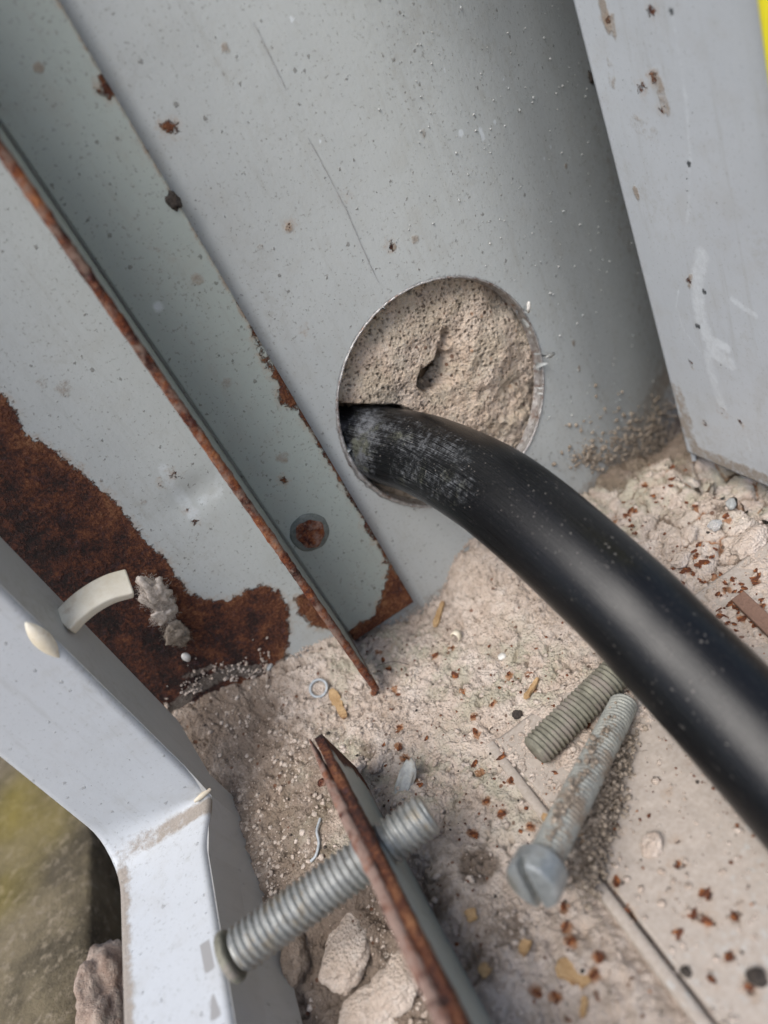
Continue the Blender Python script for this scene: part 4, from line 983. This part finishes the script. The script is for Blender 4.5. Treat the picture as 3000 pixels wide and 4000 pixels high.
# crumbs: thousands of grains joined into one piece of stuff
import bmesh
def ico_np():
    bm = bmesh.new(); bmesh.ops.create_icosphere(bm, subdivisions=1, radius=1); bm.verts.ensure_lookup_table()
    V = np.array([v.co[:] for v in bm.verts]); F = np.array([[v.index for v in f.verts] for f in bm.faces]); bm.free(); return V, F
IV, IF = ico_np()
IV12 = IV[:12] if len(IV) > 12 else IV
def scatter(name, P, R, mat, label, seed, squash=.7):
    rs = np.random.RandomState(seed); n = len(P); k = len(IV)
    D = IV[None] * (1 + .45 * (rs.rand(n, k, 1) - .5)) * R[:, None, None] * np.stack([.7 + .7 * rs.rand(n), .7 + .7 * rs.rand(n), squash * (.7 + .6 * rs.rand(n))], 1)[:, None, :]
    a = rs.rand(n) * 6.28; ca, sa = np.cos(a)[:, None], np.sin(a)[:, None]
    D = np.stack([D[..., 0] * ca - D[..., 1] * sa, D[..., 0] * sa + D[..., 1] * ca, D[..., 2]], 2)
    V = (P[:, None, :] + D).reshape(-1, 3); F = (IF[None] + (np.arange(n) * k)[:, None, None]).reshape(-1, 3)
    o = obj(name, np_mesh(name, V, F, mat, True)); return tag(o, label, 'crumbs', kind='stuff')
def floor_pts(n, x0, x1, y0, y1, dens, seed):
    rs = np.random.RandomState(seed); x = rs.uniform(x0, x1, n); y = rs.uniform(y0, y1, n)
    k = rs.rand(n) < dens(x, y); x, y = x[k], y[k]; z = floor_fine(x, y)
    onpl = (plate_side(x, y) > 0.0006) & (y < -.05); z = np.where(onpl, np.maximum(z, -.0002), z)
    return np.stack([x, y, z], 1), rs
dens = lambda x, y: .12 + .88 * np.maximum(np.exp(-(((x + .060) / .022) ** 2 + ((y + .025) / .022) ** 2)), sstep(.5, .68, fbm(x, y, 70, 3, 44)))
P, rs = floor_pts(26000, -.095, .052, -.120, -.001, dens, 3)
scatter('mortar_crumbs', P, .00015 + .00060 * rs.rand(len(P)) ** 5, MORTAR, 'fine loose mortar crumbs strewn over the mortar bed', 5)
P, rs = floor_pts(1500, -.07, .052, -.120, -.004, lambda x, y: .25 + .75 * sstep(.45, .65, fbm(x, y, 60, 2, 34)), 13)
scatter('rust_crumbs', P, .00012 + .00030 * rs.rand(len(P)) ** 3, FLAKE, 'tiny rust crumbs strewn over the mortar bed', 6, .5)
P, rs = floor_pts(900, -.095, .052, -.120, -.001, lambda x, y: .3 + .7 * sstep(.5, .7, fbm(x, y, 50, 2, 134)), 23)
scatter('dark_crumbs', P, .00012 + .00035 * rs.rand(len(P)) ** 4, DARKBIT, 'tiny dark dirt crumbs strewn over the mortar bed', 7)
# crumbs stuck low on the back panel beside the corner, and grit on the panels
rs = np.random.RandomState(31); Pw = []; Rw = []
for (px, py, s, n) in [(2570, 1700, 70, 420), (2430, 1770, 80, 420), (2300, 1790, 40, 160), (2480, 1690, 120, 220), (2610, 1600, 40, 140), (2630, 1740, 45, 260)]:
    for k in range(n):
        p = onwall(px + rs.randn() * s, py + rs.randn() * s * .5, -.0003)
        if p[0] < .085 and p[2] > -.03: Pw.append(p); Rw.append(.00016 + .00060 * rs.rand() ** 3)
scatter('wall_dirt', np.array(Pw), np.array(Rw), LINT_DARK, 'brown grit stuck to the back panel in the lower right corner', 8, 1.0)
Pw = []; Rw = []
for k in range(900):
    px = 1450 + 1200 * rs.rand() ** .6; py = 1700 * rs.rand(); p = onwall(px, py, -.0002)
    if p[0] < .085 and np.hypot(p[0] - HX, p[2] - HZ) > HR + .0012 and rs.rand() < sstep(-.03, .05, np.array(p[0])): Pw.append(p); Rw.append(.00007 + .00028 * rs.rand() ** 5)
scatter('panel_grit', np.array(Pw), np.array(Rw), simple('paint_grit', (.32, .34, .335), (.46, .46, .44), .7), 'fine painted grit nibs on the right half of the back panel', 9, 1.0)

# mortar crumbs clinging to the panel along the top of the bed
rs = np.random.RandomState(41); Pw = []; Rw = []
bl = [(640, 2800), (700, 2740), (800, 2690), (900, 2660), (1000, 2640), (1130, 2570), (1280, 2500), (1420, 2465), (1600, 2415), (1720, 2335), (1775, 2190), (1850, 2100)]
for k in range(900):
    i = int(rs.rand() ** 1.3 * (len(bl) - 1)); t = rs.rand(); spread = 46 if i < 5 else 9
    px, py = bl[i][0] + (bl[i + 1][0] - bl[i][0]) * t, bl[i][1] + (bl[i + 1][1] - bl[i][1]) * t - abs(rs.randn()) * spread + 4
    if i < 5 and vnoise(np.array([px / 45.]), np.array([py / 45.]), 3)[0] < .50: continue
    Pw.append(on(1, -.0002, px, py)); Rw.append(.00018 + (.00035 if i < 5 else .0003) * rs.rand() ** 3)
scatter('clinging_crumbs', np.array(Pw), np.array(Rw), MORTAR, 'mortar crumbs clinging to the back panel along the top of the mortar bed', 11, 1.0)
for nm, ax_v, px, py, s3, lab in [('dirt_clump', AY, 678, 788, (.0013, .0009, .0018), 'small black dirt clump stuck on the edge of the angle bar'), ('seed_husk', .0075, 2304, 305, (.0008, .0007, .0015), 'dark seed husk stuck on the back panel beside the top of the side panel')]:
    p = on(1, ax_v, px, py) if ax_v < 0 else onwall(px, py, -.0004); o = bpy.data.objects.new(nm, chunk_mesh(nm, *s3, int(px) % 50, DARKBIT, 3, .5)); link(o); o.location = p; tag(o, lab, nm.replace('_', ' '))

# ------------------------------------------------------------------ lint
def lint(name, c, ex, n, L, R, mat, label, seed, group=None):
    R = .000035
    rs = np.random.RandomState(seed); Vall = []; Fall = []; c = np.array(c)
    for k in range(n):
        p = rs.randn(3); p = c + p / np.linalg.norm(p) * np.array(ex) * (.78 + .14 * rs.randn()); d = rs.randn(3); d /= np.linalg.norm(d); P = [p]
        for s in range(7): d = d + rs.randn(3) * .55; d /= np.linalg.norm(d); P.append(P[-1] + d * L / 7 * np.array([1, .6, 1]))
        v, f = tube('', P, R * (.6 + .8 * rs.rand()), mat, 3); b = len(Vall); Vall += v; Fall += [tuple(i + b for i in q) for q in f]
    o = obj(name, np_mesh(name, Vall, Fall, mat, True), loc=tuple(c)); return tag(o, label, 'lint', group)
def clump(px, py, y, s, n, L, mat, core, label, seed):
    c = on(1, y, px, py); o = lint('lint_clump', c, s, n, L, .00007, mat, label, seed)
    me = chunk_mesh('core', s[0] * .80, s[1] * .7, s[2] * .84, seed, core, 4, .7, freq=1.6); k = bpy.data.objects.new('core', me); link(k, o); return o
clump(605, 2320, -.0015, (.0036, .0016, .0052), 900, .0017, LINT, LINT, 'pale fluffy lint clump stuck on the dark rust', 4)
clump(640, 2400, -.0015, (.0034, .0014, .0026), 600, .0015, LINT, LINT, 'lower pale lint clump hanging from the upper one on the rust', 5)
clump(690, 2480, -.0015, (.0028, .0012, .0038), 600, .0016, LINT_DARK, LINT_DARK, 'darker lint clump below the pale ones on the rust', 6)
o = bpy.data.objects.new('white_bead', chunk_mesh('white_bead', .0010, .0008, .0014, 3, PALE, 3, .15)); link(o); o.location = on(1, -.0012, 727, 2567); tag(o, 'tiny white bead at the bottom of the dark lint', 'bead')
# lint around the screw
S0 = on(2, .0165, 2110, 3395); S1 = on(2, .0020, 2440, 2745); ax_ = S1 - S0
side_ = np.cross(ax_, ROT @ np.array([0, 0, 1.0])); side_ /= np.linalg.norm(side_)
if (ROT.T @ side_)[0] < 0: side_ = -side_
tocam = CAM - S0; tocam /= np.linalg.norm(tocam)
rs = np.random.RandomState(9); Vall = []; Fall = []; P = []
def lint_pt():
    t = rs.beta(1.5, 1.9) * .86 + .07
    w = .6 + .8 * mnoise.noise(Vector((t * 9, 2.2, 0)))
    return S0 + ax_ * t + side_ * (-.0008 + .0014 * w + rs.randn() * .0009) + tocam * (.0022 + .0016 * rs.rand() * w - .0022 * rs.rand()), t
for k in range(900):
    c, t = lint_pt()
    if rs.rand() < .4: c = c + (np.array([c[0] + .001, c[1] - .001, max(0, floor_z(c[0], c[1]))]) - c) * rs.rand()
    d = rs.randn(3); d /= np.linalg.norm(d); Q_ = [c]
    for s_ in range(5): d = d + rs.randn(3) * .5; d /= np.linalg.norm(d); Q_.append(Q_[-1] + d * .0005)
    v, f = tube('', Q_, .00004, None, 3); b = len(Vall); Vall += v; Fall += [tuple(i + b for i in q) for q in f]
o = obj('screw_lint', np_mesh('screw_lint', Vall, Fall, LINT_DARK, True), loc=tuple(S0)); tag(o, 'brown fuzzy lint and dirt gathered along the loose screw', 'lint', kind='stuff')
for k in range(5200):
    c, t = lint_pt()
    if rs.rand() < .45:
        g0 = np.array([c[0] + .0012 + rs.randn() * .001, c[1] - .0012 + rs.randn() * .001, 0]); g0[2] = max(-.0003, floor_z(g0[0], g0[1])); c = c + (g0 - c) * rs.rand() ** .5
    P.append(c)
scatter('screw_dirt', np.array(P), .00013 + .00045 * rs.rand(len(P)) ** 3, LINT_DARK, 'brown dirt grains heaped along the loose screw', 10, .9)
# a few hairs
for k, (pp, lab) in enumerate([([(1085, 2560), (1050, 2620), (1020, 2680)], 'fine pale hair on the foot of the rust patch'), ([(1480, 2610), (1540, 2590), (1600, 2600)], 'fine dark hair beside the tip of the angle bar')]):
    P = []
    for px, py in pp:
        p = on(2, .002, px, py); fz = floor_z(p[0], p[1]); p = on(2, max(fz, .001), px, py); P.append((p[0], p[1], floor_z(p[0], p[1]) + .0007))
    V, Fq = tube('hair', spline(P, 6), .00007, LINT, 5); o = obj('hair', np_mesh('hair', V, Fq, LINT if k == 0 else DARKBIT, True), loc=tuple(P[1])); tag(o, lab, 'hair')

# ================================================================== outside, beyond the frame at the lower left
xs = np.concatenate([-np.geomspace(3, .22, 14), fine(-.22, -.1, .0015), np.geomspace(.05, 3, 14)]); ys = np.concatenate([-np.geomspace(3, .22, 14), fine(-.22, .05, .003), np.geomspace(.1, 3, 10)])
X, Y, F = grid(xs, ys); Z = -.040 + .008 * (fbm(X, Y, 45, 4, 9) - .5) + .004 * (fbm(X, Y, 240, 3, 19) - .5)
gr = obj('ground', np_mesh('ground', np.stack([X, Y, Z], 1), F, SOIL, True)); tag(gr, 'brown soil ground outside the steel box', 'ground', kind='structure')
bx = on(2, -.022, 345, 3600)[0]
V = []; Fq = []
yy = fine(-.24, .16, .004); prof = [(0.0, -.018), (0.0, -.0015), (-.0012, 0.0), (-.012, .0006), (-.03, .0003), (-.05, .0008), (-.07, 0), (-.09, -.001), (-.09, -.018)]; m = len(prof)
for i, y in enumerate(yy):
    for (s, z) in prof:
        j = mnoise.noise(Vector((s * 200, y * 60, 0))) * .0009; V.append((bx + s + j, y, -.022 + z + j))
    if i:
        for k in range(m - 1): a = (i - 1) * m + k; Fq.append((a, a + 1, a + m + 1, a + m))
Fq += [tuple(range(m)), tuple(range(len(V) - 1, len(V) - m - 1, -1))]
g = G('mossy_board_top')
c = g.mix(g.step(g.noise(60, 5, .65), .35, .65), (.062, .048, .026), (.145, .115, .066)); c = g.mix(g.step(g.noise(260, 4, .7), .5, .7), c, (.21, .17, .115))
c = g.mix(g.math('MULTIPLY', g.attr('yellow_reflection'), .7), c, (.17, .13, .010)); g.done(c, .85, 0, g.bump(g.noise(300, 5, .7), .0012, .8))  # yellow areas are a reflection painted into the board colour
Va = np.array(V); ms = np.zeros(len(Va))
for px, py, r, am in [(30, 3180, .026, 1.0), (0, 3500, .016, .7), (150, 3250, .02, .7)]:
    c0 = on(2, -.022, px, py); ms = np.maximum(ms, am * (1 - sstep(r * .2, r, np.hypot(Va[:, 0] - c0[0], Va[:, 1] - c0[1]))))
bd = obj('timber_board', np_mesh('timber_board', V, Fq, g.m, True, dict(yellow_reflection=ms)), loc=(bx, -.1, -.04)); tag(bd, 'blurred mossy grey board with a painted yellow reflection outside the frame at lower left', 'board')
o = bpy.data.objects.new('brick_piece', chunk_mesh('brick_piece', .0075, .013, .010, 13, simple('pink_brick', (.24, .17, .13), (.40, .32, .26), .9, 0, 260, .0012, c2=(.30, .25, .2)), 4, .55)); link(o); o.location = on(2, -.028, 425, 3930); tag(o, 'pale pinkish brick piece between the board and the white sill', 'brick')
